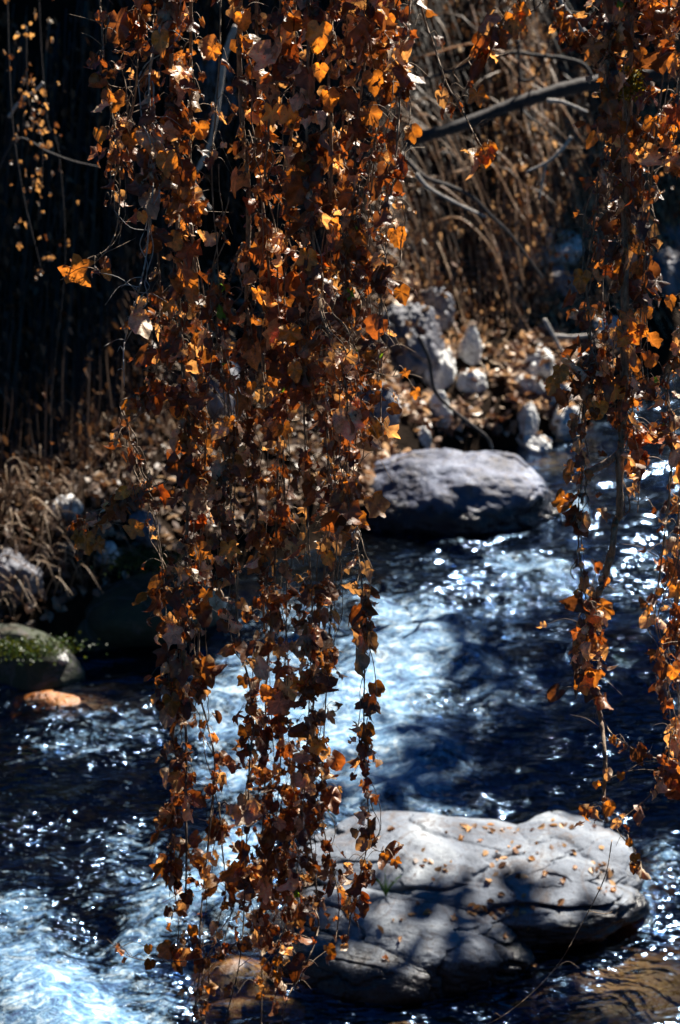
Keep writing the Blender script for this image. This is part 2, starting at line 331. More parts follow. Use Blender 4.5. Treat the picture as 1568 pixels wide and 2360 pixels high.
# upstream boulder
c = atZ(1020, 1165, .02); rock('boulder', (c[0]+.02, c[1]-.08, .0), (.70, .50, .42), -4, 5, M['darkrock'], 'big rounded dark grey boulder standing in the stream above the white rapids', 'boulder', sub=6, crack=.11, rough=.18, flat=.88, fine=1.5)
c = atZ(1210, 1200, .0); rock('stream_rock', (c[0], c[1]+.05, -.05), (.22, .20, .20), 20, 9, M['darkrock'], 'smaller wet rock leaning against the right foot of the rounded grey boulder', sub=5, crack=.08, group='rocks in the stream')
# near boulder: three pale masses
c = atZ(1090, 2010, .10); rock('boulder', (c[0], c[1], .06), (.74, .40, .175), -10, 23, M['rock'], 'largest pale grey boulder in the foreground water with cracks and dead leaves on top', 'boulder', 'pale foreground boulders', sub=6, crack=.15, rough=.15, flat=.8, fine=1.4)
c = atZ(1240, 2010, .10); rock('boulder', (c[0]+.06, c[1]+.05, .08), (.40, .32, .15), 30, 31, M['rock'], 'sunlit white right end of the foreground boulders, nearest the amber shallows', 'boulder', 'pale foreground boulders', sub=6, crack=.12, rough=.15, flat=.8, fine=1.4)
c = atZ(905, 2150, .08); rock('boulder', (c[0], c[1]+.02, .02), (.53, .29, .20), -12, 47, M['rock'], 'pale blue grey slab in front of the largest foreground boulder, split by a dark crack', 'boulder', 'pale foreground boulders', sub=6, crack=.14, rough=.14, flat=.8, fine=1.4)
c = atZ(845, 2240, .03); rock('boulder', (c[0], c[1], .0), (.36, .16, .15), -14, 61, M['rock'], 'lowest bluish slab at the near edge of the foreground boulders, beside white spray', 'boulder', 'pale foreground boulders', sub=6, crack=.08, rough=.12, flat=.8)
c = atZ(1430, 2035, .0); rock('stream_rock', (c[0], c[1], -.10), (.20, .22, .15), 20, 62, M['amber'], 'brown wet rock at the right tip of the foreground boulders under a trickle', group='rocks in the stream', sub=5)
# submerged / wet amber stones
for (px, py, sx, sy, sz, z, lab, sd) in [(180, 1595, .40, .22, .13, -.10, 'amber wet stone with white glints beside the mossy left bank', 71), (545, 2230, .26, .20, .14, -.13, 'golden stone under shallow water below the hanging ivy ends', 72),
        (560, 2310, .24, .08, .08, -.075, 'thin golden stone ledge at the bottom edge below the ivy', 73), (910, 1925, .36, .16, .15, -.09, 'orange brown stone just under water behind the pale foreground boulders', 74),
        (1400, 2200, .42, .34, .18, -.22, 'large brown submerged stone in the lower right corner of the stream', 75), (1460, 1985, .20, .22, .14, -.12, 'olive yellow submerged stone right of the sunlit boulder end', 76),
        (1260, 1050, .22, .22, .12, -.10, 'dim amber stone in still water behind the grey boulder', 77), (930, 2320, .26, .14, .10, -.12, 'brown submerged cobble below the lowest bluish slab', 78), (1180, 2270, .18, .14, .1, -.16, 'dark submerged cobble left of the large brown submerged stone', 79)]:
    c = atZ(px, py, 0); rock('submerged_stone', (c[0], c[1], z), (sx, sy, sz), 10, sd, M['orange'] if sd == 71 else M['amber'], lab, 'stone', 'stones under shallow water', sub=5, rough=.14)
# white rocks on the far bank
def on_ground(px, py):
    d = ray(px, py); t = 6.
    while t < 40:
        p = C0+d*t
        if p[2] <= hq(p[0], p[1]): return p
        t += .03
    return C0+d*16
bank_rocks = [(1238, 575, .46, .16, 'white', 'long low white rock at the foot of the dry brush'), (950, 815, .34, .30, 'grey', 'bluish grey boulder with a twig across it, half hidden by the curtain'),
    (1005, 868, .20, .18, 'white', 'white lump at the right foot of the bluish grey bank boulder'), (1003, 730, .20, .17, 'grey', 'small blue grey stone amid brown litter above the bluish boulder'),
    (1270, 650, .28, .12, 'grey', 'flat blue shadowed stone below the long low white rock'), (1085, 820, .10, .18, 'white', 'narrow upright white stone among dead twigs, middle of the bank'), (1090, 888, .14, .10, 'white', 'small white stone right below the narrow upright one'),
    (1245, 862, .17, .17, 'white', 'brightest square white rock on the bank left of the right vine mass'), (1205, 895, .12, .08, 'white', 'small white stone left below the brightest square rock'), (1235, 905, .09, .10, 'white', 'little white cobble directly under the brightest square rock'), (1285, 920, .12, .12, 'white', 'white cobble touching the left fringe of the right vine mass'),
    (1300, 980, .17, .14, 'white', 'pale angular rock at the waterline by the right vine mass'), (1215, 985, .11, .16, 'white', 'upright white stone just above the spray at the waterline'), (1225, 1030, .20, .09, 'white', 'wet white ledge in the spray behind the grey boulder'),
    (1012, 965, .10, .17, 'white', 'narrow white stone in the dark hollow behind the grey boulder'), (975, 1015, .07, .08, 'white', 'tiny white pebble left below the narrow stone in the dark hollow'), (855, 950, .22, .18, 'grey', 'blue grey stone showing through the right edge of the main ivy curtain'),
    (500, 920, .25, .25, 'grey', 'blue shadowed stone seen through the middle of the main ivy curtain'), (470, 240, .26, .30, 'grey', 'pale blue boulder high behind the top of the main ivy curtain'), (1395, 770, .3, .12, 'white', 'pale stone behind the middle of the right vine mass'),
    (1545, 570, .3, .2, 'grey', 'upper grey green stone at the right edge far upstream'), (1520, 640, .34, .2, 'grey', 'lower grey green stone at the right edge far upstream'), (245, 1290, .09, .08, 'white', 'small creamy stone on the left grassy bank'),
    (330, 1225, .12, .1, 'grey', 'grey stone on the left bank beside the ivy side shoot'), (25, 1340, .2, .14, 'grey', 'blue grey stone under dry grass at the left edge'), (150, 1180, .11, .08, 'white', 'pale pebble among dry grass on the left bank')]
for i, (px, py, s, hz, mt, lab) in enumerate(bank_rocks):
    c = on_ground(px, py+hz*40); rock('bank_rock', (c[0], c[1]+.1*s, c[2]+.2*hz), (s*.85, s*.7, hz*1.1), i*37, 100+i*3, M[mt], lab, 'rock', 'rocks on the banks', sub=5, planes=5, rough=.27, crack=.14, sharp=50, fine=1.8)
c = atZ(105, 1500, .12); rock('bank_rock', (c[0]-.05, c[1]+.05, .13), (.27, .06, .06), -48, 210, M['white'], 'pointed pale slab jutting over the water at the left bank', 'rock', 'rocks on the banks', sub=5, planes=7, sharp=22)
c = atZ(60, 1535, .02); rock('bank_rock', (c[0]-.08, c[1], -.02), (.42, .24, .26), -20, 213, M['mossrock'], 'green mossy rock under the pointed pale slab', 'rock', 'rocks on the banks', sub=5)
c = atZ(330, 1400, .1); rock('bank_rock', (c[0], c[1], .06), (.46, .34, .24), 10, 215, M['mossrock'], 'dark mossy boulder at the water beside the ivy curtain, left bank', 'rock', 'rocks on the banks', sub=5)
c = atZ(200, 1430, .05); rock('bank_rock', (c[0], c[1], .0), (.40, .3, .26), 30, 217, M['mossrock'], 'black shadowed boulder between the dry grass and the amber stone', 'rock', 'rocks on the banks', sub=5)
# ------------------------------------------------------------------ flakes: many small leaf-shaped faces
def flakes(mb, C, size, nrm, col, lng=1.6, tipdir=None):
    n = len(C); a = rng.random(n)*6.283
    nrm = nrm/(np.linalg.norm(nrm, axis=1)[:, None]+1e-9)
    t = np.cross(nrm, rng.normal(size=(n, 3))) if tipdir is None else tipdir
    t /= np.linalg.norm(t, axis=1)[:, None]+1e-9; b = np.cross(nrm, t)
    s = np.asarray(size)[:, None]; k = (rng.random(n)*.5-.1)[:, None]
    P = [C - t*s*lng*.5, C - t*s*.1*lng + b*s*.5 + nrm*s*k, C + t*s*lng*.25 + b*s*.34+nrm*s*k*.6, C + t*s*lng*.55-nrm*s*k*.8, C + t*s*lng*.2 - b*s*.38+nrm*s*k*.6, C - t*s*.15*lng - b*s*.5 + nrm*s*k]
    V = np.stack(P, 1).reshape(-1, 3)
    i = np.arange(n)*6
    F = np.stack([i, i+1, i+2, i+3], 1).tolist() + np.stack([i, i+3, i+4, i+5], 1).tolist()
    mb.add(V, F, np.repeat(col, 6, axis=0))
def brown(n, lo=(.10, .05, .02), hi=(.55, .42, .28), p=1.):
    t = (rng.random(n)**p)[:, None]; return (np.array(lo)*(1-t)+np.array(hi)*t)*(.85+.3*rng.random((n, 1)))
# leaf litter on the bank
n = 9000; px = rng.uniform(780, 1400, n); py = rng.uniform(540, 1060, n)
G = np.array([atZ(a, b, .5) for a, b in zip(px, py)]); xx = G[:, 0]; yy = G[:, 1]
yy = np.interp(xx, EX, EY) + rng.random(n)**.9*2.2
keep = fbm(P3(xx*2.2, yy*2.2), 3, 77) > .0 - .25*sstep(.9, 1.7, yy-np.interp(xx, EX, EY)); xx, yy = xx[keep], yy[keep]; n = len(xx)
C = np.stack([xx, yy, hgt(xx, yy)+rng.random(n)*.06], 1)
mb = MB(); flakes(mb, C, rng.uniform(.03, .08, n), np.stack([rng.normal(0, .6, n), rng.normal(-.2, .6, n), np.ones(n)], 1), brown(n, (.09, .035, .02), (.86, .66, .48), 2.0), 1.5)
tag(mb.build('leaf_litter', M['flake'], smooth=False), 'pale brown fallen leaves carpeting the far bank', 'leaf litter', kind='stuff')
# leaves settled on and between the bank stones
bpy.context.view_layer.update(); dg0 = bpy.context.evaluated_depsgraph_get(); Q = []; Nn = []
for i in range(900):
    c = on_ground(rng.uniform(830, 1400), rng.uniform(560, 1050)) if i % 4 == 0 else c+np.array([rng.normal(0, .12), rng.normal(0, .12), 0]); ok, l_, n_, *_ = SC.ray_cast(dg0, Vector((c[0], c[1], 4.)), Vector((0, 0, -1)))
    if ok and l_[2] > .07 and n_[2] > .55: Q.append(np.array(l_)+[0, 0, .01]); Nn.append(np.array(n_)+rng.normal(0, .35, 3))
mb = MB(); flakes(mb, np.array(Q), rng.uniform(.03, .07, len(Q)), np.array(Nn), brown(len(Q), (.08, .035, .018), (.70, .50, .32), 1.6), 1.5)
tag(mb.build('leaf_litter', M['flake'], smooth=False), 'brown leaves settled on and between the stones of the far bank', 'leaf litter', kind='stuff')
# left bank litter and dry grass
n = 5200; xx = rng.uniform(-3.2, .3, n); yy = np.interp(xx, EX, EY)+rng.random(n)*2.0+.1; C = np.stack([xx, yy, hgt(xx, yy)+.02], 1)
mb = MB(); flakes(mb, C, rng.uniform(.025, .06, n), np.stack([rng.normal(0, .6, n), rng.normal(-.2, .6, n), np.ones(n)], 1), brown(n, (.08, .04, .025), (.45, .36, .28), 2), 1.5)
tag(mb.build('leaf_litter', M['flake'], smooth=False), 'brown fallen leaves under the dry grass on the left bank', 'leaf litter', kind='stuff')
mb = MB()
for i in range(1500):
    x0 = rng.uniform(-3.3, -.75); d0 = rng.uniform(.15, 2.1); y0 = float(np.interp(x0, EX, EY))+d0
    if fbm(P3(np.array([x0*1.8]), np.array([y0*1.8])), 2, 12)[0] < -.25: continue
    z0 = hq(x0, y0); ln = rng.uniform(.2, .55); ax = rng.uniform(-.5, .9); ay = -rng.uniform(.1, .8)
    p = [(x0, y0, z0), (x0+ax*ln*.35, y0+ay*ln*.3, z0+ln*.45), (x0+ax*ln*.8, y0+ay*ln*.75, z0+ln*.45-ln*rng.uniform(-.05, .35))]
    cc = brown(1, (.09, .045, .025), (.50, .38, .27), 1.5)[0]; mb.tube(smooth_line(p, 4), .005, .0015, 3, cc)
tag(mb.build('dry_grass', M['straw']), 'tangle of dry bleached grass stalks on the left bank', 'dry grass', kind='stuff')
def moss(px, py, rx, ry, z, lab, n=900):
    c = atZ(px, py, z); xx = c[0]+rng.normal(0, rx, n); yy = c[1]+rng.normal(0, ry, n); zz = np.maximum(hgt(xx, yy), z-.02)+rng.random(n)*.05+.02
    mb = MB(); flakes(mb, np.stack([xx, yy, zz], 1), rng.uniform(.008, .018, n), rng.normal(size=(n, 3))+[0, -.5, 1.2], brown(n, (.012, .03, .005), (.05, .09, .012)), 1.2)
    tag(mb.build('moss', M['green'], smooth=False), lab, 'moss', kind='stuff')
moss(60, 1500, .13, .06, .22, 'green moss on the rock at the left edge', 900); moss(335, 1300, .10, .06, .42, 'bright green moss on the dark boulder beside the curtain'); moss(1035, 2190, .05, .05, .06, 'olive moss at the foot of the foreground slab', 400)
# ------------------------------------------------------------------ dry brush hanging on the far slopes
def brush(name, label, x0, x1, n, d0, d1, lo, hi, gap, lean, fl, seed, zmax=9):
    mb = MB(); C = []; cc = []; cut = rng.integers(0, 100)
    for i in range(n):
        x = rng.uniform(x0, x1); d = rng.uniform(d0, d1); y = float(np.interp(x, EX, EY))+d; z = hq(x, y)+rng.uniform(.05, .5)
        v = fbm(np.array([[x*1.1, z*.55, 0.]]), 3, seed)[0]
        if v < gap: continue
        ln = rng.uniform(.5, 1.3); sx = lean*ln*rng.uniform(-.5, 1.3); out = rng.uniform(.08, .3)
        p = smooth_line([(x, y, z), (x+sx*.3, y-out-.05, z-ln*.25), (x+sx*.6, y-out-.1-ln*.25, z-ln*.6), (x+sx+rng.normal(0, .05), y-out-.15-ln*.5, z-ln*.98)], 4)
        zz = np.array([hq(a_, b_) for a_, b_ in p[:, :2]])+.03; p[:, 2] = np.maximum(p[:, 2], zz)
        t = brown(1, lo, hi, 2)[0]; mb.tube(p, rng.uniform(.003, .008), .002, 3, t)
        k = rng.poisson(fl)
        if k: q = p[rng.integers(0, len(p), k)]+rng.normal(0, .035, (k, 3)); C.append(q); cc.append(brown(k, lo, hi, 1.7))
    C = np.vstack(C); n = len(C)
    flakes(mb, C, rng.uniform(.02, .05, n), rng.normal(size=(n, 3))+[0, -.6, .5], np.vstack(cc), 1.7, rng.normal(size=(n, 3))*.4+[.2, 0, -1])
    return tag(mb.build(name, M['flake'], smooth=False), label, 'dry brush', kind='stuff')
brush('dry_brush', 'bleached dry stalks and leaves hanging on the sunny far slope', -.1, 6.0, 5200, 1.6, 3.9, (.12, .045, .016), (.76, .54, .33), .06, .35, 10, 81)
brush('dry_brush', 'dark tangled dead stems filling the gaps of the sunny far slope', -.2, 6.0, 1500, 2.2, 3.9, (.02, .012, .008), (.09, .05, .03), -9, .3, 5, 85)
mb = MB()
for i in range(420):
    x = rng.uniform(-.2, 4.5); y = float(np.interp(x, EX, EY))+rng.uniform(1.7, 3.4); z = hq(x, y)+rng.uniform(.05, .6); l = rng.uniform(.4, 1.3); a = rng.uniform(-1., 1.2)
    p = smooth_line([(x, y, z), (x+a*l*.4, y-.15, z+rng.uniform(-.1, .25)*l), (x+a*l*.8, y-.3, z-rng.uniform(.1, .5)*l), (x+a*l, y-.35-.2*l, z-rng.uniform(.4, 1.)*l)], 4); p[:, 2] = np.maximum(p[:, 2], np.array([hq(a_, b_) for a_, b_ in p[:, :2]])+.04)
    mb.tube(p, rng.uniform(.004, .009), .002, 4, brown(1, (.05, .025, .015), (.55, .38, .24), 1.6)[0])
tag(mb.build('dead_stems', M['flake']), 'tangle of drooping crossing dead stems over the sunny far bank', 'dead stems', kind='stuff')
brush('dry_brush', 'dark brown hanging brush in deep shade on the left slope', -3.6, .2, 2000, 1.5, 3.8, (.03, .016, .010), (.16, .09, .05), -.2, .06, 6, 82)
# ------------------------------------------------------------------ branches
def branch(name, paths, mat, label, cat='branch', group=None):
    main = paths[0]; P = [atY(a, b, y) for a, b, y in main[0]]; o = P[len(P)//2]
    root = empty(name, o, label, cat, group) if len(paths) > 1 else None
    for i, (pts, r0, r1) in enumerate(paths):
        mb = MB(); mb.tube(smooth_line([atY(a, b, y) for a, b, y in pts], 7), r0, r1, 8 if i == 0 else 6, rough=.12)
        if root: mb.build('limb' if i == 0 else 'twig', mat, root, origin=o)
        else: tag(mb.build(name, mat, origin=o), label, cat, group)
branch('dead_branch', [([(930, 330, 9.6), (985, 312, 9.6), (1080, 282, 9.7), (1190, 238, 9.8), (1300, 206, 9.9), (1420, 182, 10), (1600, 160, 10.2)], .030, .045), ([(1195, 90, 9.9), (1197, 150, 9.85), (1200, 235, 9.8), (1215, 265, 9.7), (1250, 290, 9.6), (1288, 328, 9.6)], .009, .005),
    ([(1370, 190, 10), (1345, 150, 10), (1300, 135, 10), (1230, 127, 10), (1180, 122, 10), (1100, 140, 10), (1020, 170, 10), (940, 190, 10)], .016, .008), ([(1200, 185, 9.9), (1230, 180, 9.9), (1255, 130, 9.9), (1270, 90, 9.9)], .008, .004)],
    M['bark'], 'thick dark bare branch slanting across the sunny brush at upper right')
branch('pale_twig', [([(1215, 395, 9.2), (1260, 375, 9.2), (1295, 345, 9.2), (1318, 315, 9.2)], .006, .012), ([(1260, 378, 9.2), (1250, 420, 9.2), (1244, 458, 9.2)], .007, .006)], M['palewood'], 'short forked pale stick below the thick dark branch', 'twig', 'pale broken twigs')
branch('pale_twig', [([(1262, 232, 9.5), (1300, 236, 9.5), (1355, 258, 9.5)], .013, .006)], M['palewood'], 'pale twig touching the right underside of the thick dark branch', 'twig', 'pale broken twigs')
branch('pale_twig', [([(1280, -20, 7), (1310, 30, 7), (1345, 70, 7), (1380, 122, 7)], .009, .011)], M['palewood'], 'sunlit white twig slanting down at the top right', 'twig', 'pale broken twigs')
branch('pale_twig', [([(545, 60, 8), (520, 125, 8), (498, 260, 8), (485, 330, 8), (462, 380, 8), (445, 408, 8), (455, 440, 8), (486, 482, 8)], .016, .007)], M['palewood'], 'bent bluish white stick behind the upper left ivy curtain', 'twig', 'pale broken twigs')
branch('pale_twig', [([(1275, 773, 10.8), (1320, 776, 10.8), (1365, 772, 10.8)], .014, .012)], M['palewood'], 'horizontal pale stick behind the left fringe of the right vine mass', 'twig', 'pale broken twigs')
branch('arching_stem', [([(925, 355, 9.3), (975, 405, 9.3), (1040, 430, 9.4), (1090, 455, 9.5), (1135, 500, 9.7), (1180, 545, 10), (1250, 640, 10.3)], .012, .010)], M['bark'], 'long dark stem arching down to the long low white rock', 'stem', 'arching stems over the bank')
branch('arching_stem', [([(960, 400, 9.2), (985, 430, 9.2), (1040, 462, 9.3), (1120, 500, 9.4)], .011, .007)], M['palewood'], 'lit pale stem just under the long dark arching stem', 'stem', 'arching stems over the bank')
branch('arching_stem', [([(965, 775, 8.6), (990, 830, 8.6), (1003, 900, 8.6), (1050, 950, 8.6), (1120, 1005, 8.6), (1135, 1035, 8.7)], .011, .008)], M['bark'], 'dark root curving over the bluish grey bank boulder', 'stem', 'arching stems over the bank')
branch('arching_stem', [([(1255, 735, 10.5), (1285, 790, 10.5), (1312, 845, 10.5)], .013, .010)], M['straw'] if 0 else M['palewood'], 'straight pale stalk crossing the horizontal pale stick', 'stem', 'arching stems over the bank')
branch('arching_stem', [([(20, 270, 7.5), (45, 235, 7.5), (80, 210, 7.5), (100, 190, 7.5)], .008, .006)], M['palewood'], 'faint grey twig near the upper left edge', 'stem', 'arching stems over the bank')
branch('arching_stem', [([(-10, 400, 7.5), (40, 320, 7.5), (110, 350, 7.5), (170, 372, 7.5), (230, 385, 7.5)], .006, .004)], M['bark'], 'thin twig crossing the sunlit far vine at the left edge', 'stem', 'arching stems over the bank')
# ------------------------------------------------------------------ ivy
SP = np.array([0, 12, 26, 42, 58, 75, 95, 120, 145, 165, 180, 195, 215, 240, 265, 285, 302, 318, 334, 348])*math.pi/180
def leaf_outline(kind):
    if kind == 0: r = [1.0, .86, .62, .74, .82, .66, .60, .64, .60, .46, .20, .46, .60, .64, .60, .66, .82, .74, .62, .86]      # lobed ivy
    elif kind == 1: r = [1.0, .84, .72, .66, .62, .60, .60, .62, .60, .50, .26, .50, .60, .62, .60, .60, .62, .66, .72, .84]    # heart
    else: r = [1.05, .78, .50, .62, .86, .60, .48, .60, .68, .42, .15, .42, .68, .60, .48, .60, .86, .62, .50, .78]
    return np.array(r)
OUT = [leaf_outline(k) for k in range(3)]; VEIN = np.array([1, 0, 0, 0, 1, 0, 0, 0, .8, 0, 0, 0, .8, 0, 0, 0, 1, 0, 0, 0.])
LF = []
ns = len(SP)
for j in range(ns): k = (j+1) % ns; LF += [(0, 1+j, 1+k), (1+j, 1+ns+j, 1+ns+k, 1+k), (1+ns+j, 1+2*ns+j, 1+2*ns+k, 1+ns+k)]
def leaf(mb, base, tip, nrm, size, col, curl=None):
    kind = rng.choice([0, 0, 1, 1, 1, 1, 2]); o = OUT[kind]*(1+rng.normal(0, .07, ns)); wd = rng.uniform(.8, 1.1)
    P = [np.zeros((1, 3))]
    ph = rng.random()*6.28; fq = rng.integers(2, 6); am = rng.uniform(.05, .22)
    for f in (.38, .72, 1.):
        rr = o*f*(1 if f < 1 else 1); X_ = np.sin(SP)*rr*wd; Y_ = np.cos(SP)*rr
        Z_ = am*f**1.6*np.sin(SP*fq+ph) - .07*f*VEIN + rng.normal(0, .06*f, ns)
        P.append(np.stack([X_, Y_, Z_], 1))
    P = np.vstack(P); a = rng.normal(0, 2.) if curl is None else curl; b = rng.normal(.2, 1.2 if curl is None else .6)
    if abs(a) > .05: x_ = np.sin(a*P[:, 0])/a; P[:, 2] += (1-np.cos(a*P[:, 0]))/a; P[:, 0] = x_
    if abs(b) > .05: y_ = np.sin(b*P[:, 1])/b; P[:, 2] += (1-np.cos(b*P[:, 1]))/b; P[:, 1] = y_
    tip = tip/np.linalg.norm(tip); x_ = np.cross(tip, nrm); x_ /= np.linalg.norm(x_)+1e-9; n_ = np.cross(x_, tip)
    W = base + size*.62*(P[:, :1]*x_ + P[:, 1:2]*tip + P[:, 2:]*n_)
    cv = np.tile(col, (len(W), 1)); v = np.concatenate([[1], VEIN, VEIN, VEIN])[:, None]
    edge_ = np.concatenate([[0], np.zeros(ns), np.full(ns, .3), np.ones(ns)])[:, None]
    cv = cv*(1+.35*v)*(1-.30*edge_*rng.random((len(W), 1)))
    mb.add(W, LF, cv)
def leaf_colour():
    t = rng.random()
    if t < .34: c = np.array([.22, .088, .032])
    elif t < .52: c = np.array([.44, .225, .068])
    elif t < .70: c = np.array([.13, .065, .036])
    elif t < .96: c = np.array([.66, .50, .34])
    else: c = np.array([.30, .09, .025])
    return c*rng.uniform(.40, 1.25)
def vine(name, pts, depth, dens, spread, r, label, group, cat='ivy vine', profile=None, featured=(), size=1., green=2, top=True, twigs=5, twigmat=None):
    P2 = smooth_line([(a, b) for a, b in pts], 8)
    dw = depth + .03*np.cumsum(rng.normal(0, .25, len(P2)))
    P = np.array([atY(a, b, d) for (a, b), d in zip(P2, dw)])
    if top:                                             # carry on up to the bough above the frame
        z1 = 4.22; P = np.vstack([[P[0][0]*1.0+rng.normal(0, .02), 3.72, z1], (P[0]+[P[0][0], 3.72, z1])/2, P]) if P[0][2] < z1-.1 else P
    o = P[0].copy(); root = empty(name, o, label, cat, group)
    st = MB(); st.tube(P, r, r*.45, 6, rough=.18)
    for q_ in range(2 if dens > .03 else 0):
        k0 = int(rng.uniform(0, .4)*len(P)); k1 = int(rng.uniform(.6, 1)*len(P)); m_ = k1-k0
        off = np.stack([fbm(P3(np.linspace(0, m_*.09, m_), np.full(m_, q_*7.+r*900)), 3, 4+q_)*.055, fbm(P3(np.linspace(0, m_*.09, m_), np.full(m_, q_*9.+r*700)), 2, 9)*.03, np.zeros(m_)], 1)
        st.tube(P[k0:k1]+off, .0017, .0010, 4, rough=.2)
    lf = MB(); gl = MB(); ng = 0
    seg = np.linalg.norm(np.diff(P, axis=0), axis=1); L_ = np.concatenate([[0], np.cumsum(seg)]); tot = L_[-1]
    ppm = 1/.00099
    nl = int(tot*ppm*dens); phase = rng.random()*100
    ysc = np.interp(L_, L_, np.concatenate([[P2[0][1]]*(len(P)-len(P2)), P2[:, 1]]))
    def pt(s): return np.array([np.interp(s, L_, P[:, k]) for k in range(3)])
    for i in range(nl):
        s = rng.random()*tot; y2 = float(np.interp(s, L_, ysc)); m = 1.
        if profile: m = float(np.interp(y2, [a for a, b in profile], [b for a, b in profile]))
        bun = .75+.9*float(fbm(np.array([[s*9+phase, 0., 0.]]), 2, 5)[0])
        if rng.random() > m*bun: continue
        p = pt(s); ang = rng.random()*6.28
        if rng.random() < .65: ang = -math.pi/2+rng.normal(0, .9)      # most leaves turn to the open side
        dr = np.array([math.cos(ang), math.sin(ang), 0]); off = abs(rng.normal(0, 1))*spread*.00099+.008
        q = p + dr*off*np.array([1, .8, 0]) + [0, 0, rng.normal(-.005, .012)]
        sz = float(np.clip(rng.lognormal(-3.27, .42), .014, .09))*size
        mid = (p+q)/2+[0, 0, .008+rng.random()*.015]; st.tube(smooth_line([p, mid, q], 3), .0009, .0006, 3)
        tip = np.array([dr[0]*.5+rng.normal(0, .3), dr[1]*.35+rng.normal(0, .3), -1+abs(rng.normal(0, .35))])
        nr = dr*.8+rng.normal(0, .6, 3)+[0, 0, .35]
        if green and ng < green and rng.random() < .03:
            ng += 1; leaf(gl, q, -tip+[0, 0, .2], nr, sz*.45, np.array([.12, .30, .03])); continue
        leaf(lf, q, tip, nr, sz, leaf_colour())
    for (fx, fy, fs, dx, dy, cfac) in featured:            # large leaves one can point to
        p = P[np.argmin(np.abs(P[:, 2]-atY(fx, fy, depth)[2]))]; q = atY(fx, fy-fs*.35, depth-.05)
        st.tube(smooth_line([p, (p+q)/2+[0, 0, .02], q], 3), .0011, .0008, 3)
        leaf(lf, q, np.array([dx, -.1, -dy]), np.array([0.1, -1., .25]), fs*.00099, np.array([.50, .25, .05])*cfac, .5)
    for i in range(twigs):
        s = rng.uniform(.1, .98)*tot; p = pt(s); a = rng.choice([-1, 1])*rng.uniform(.4, 1.); l = rng.uniform(.02, .11)
        pp = [p, p+[a*l*.5, rng.normal(0, .01), l*rng.uniform(-.1, .5)], p+[a*l, rng.normal(0, .015), l*rng.uniform(-.6, .5)]]
        st.tube(smooth_line(pp, 4), .0012, .0005, 3)
    st.build('stem', twigmat or M['stem'], root, origin=o)
    if lf.n: lf.build('leaves', M['leaf'], root, origin=o)
    if gl.n: tag(gl.build('green_leaves', M['green'], root, origin=o), 'small fresh green shoots')
    return root
GM, GR, GC = 'ivy vines of the main hanging curtain', 'ivy vines of the right hanging curtain', 'thin ivy sprays between the curtains'
A = .105
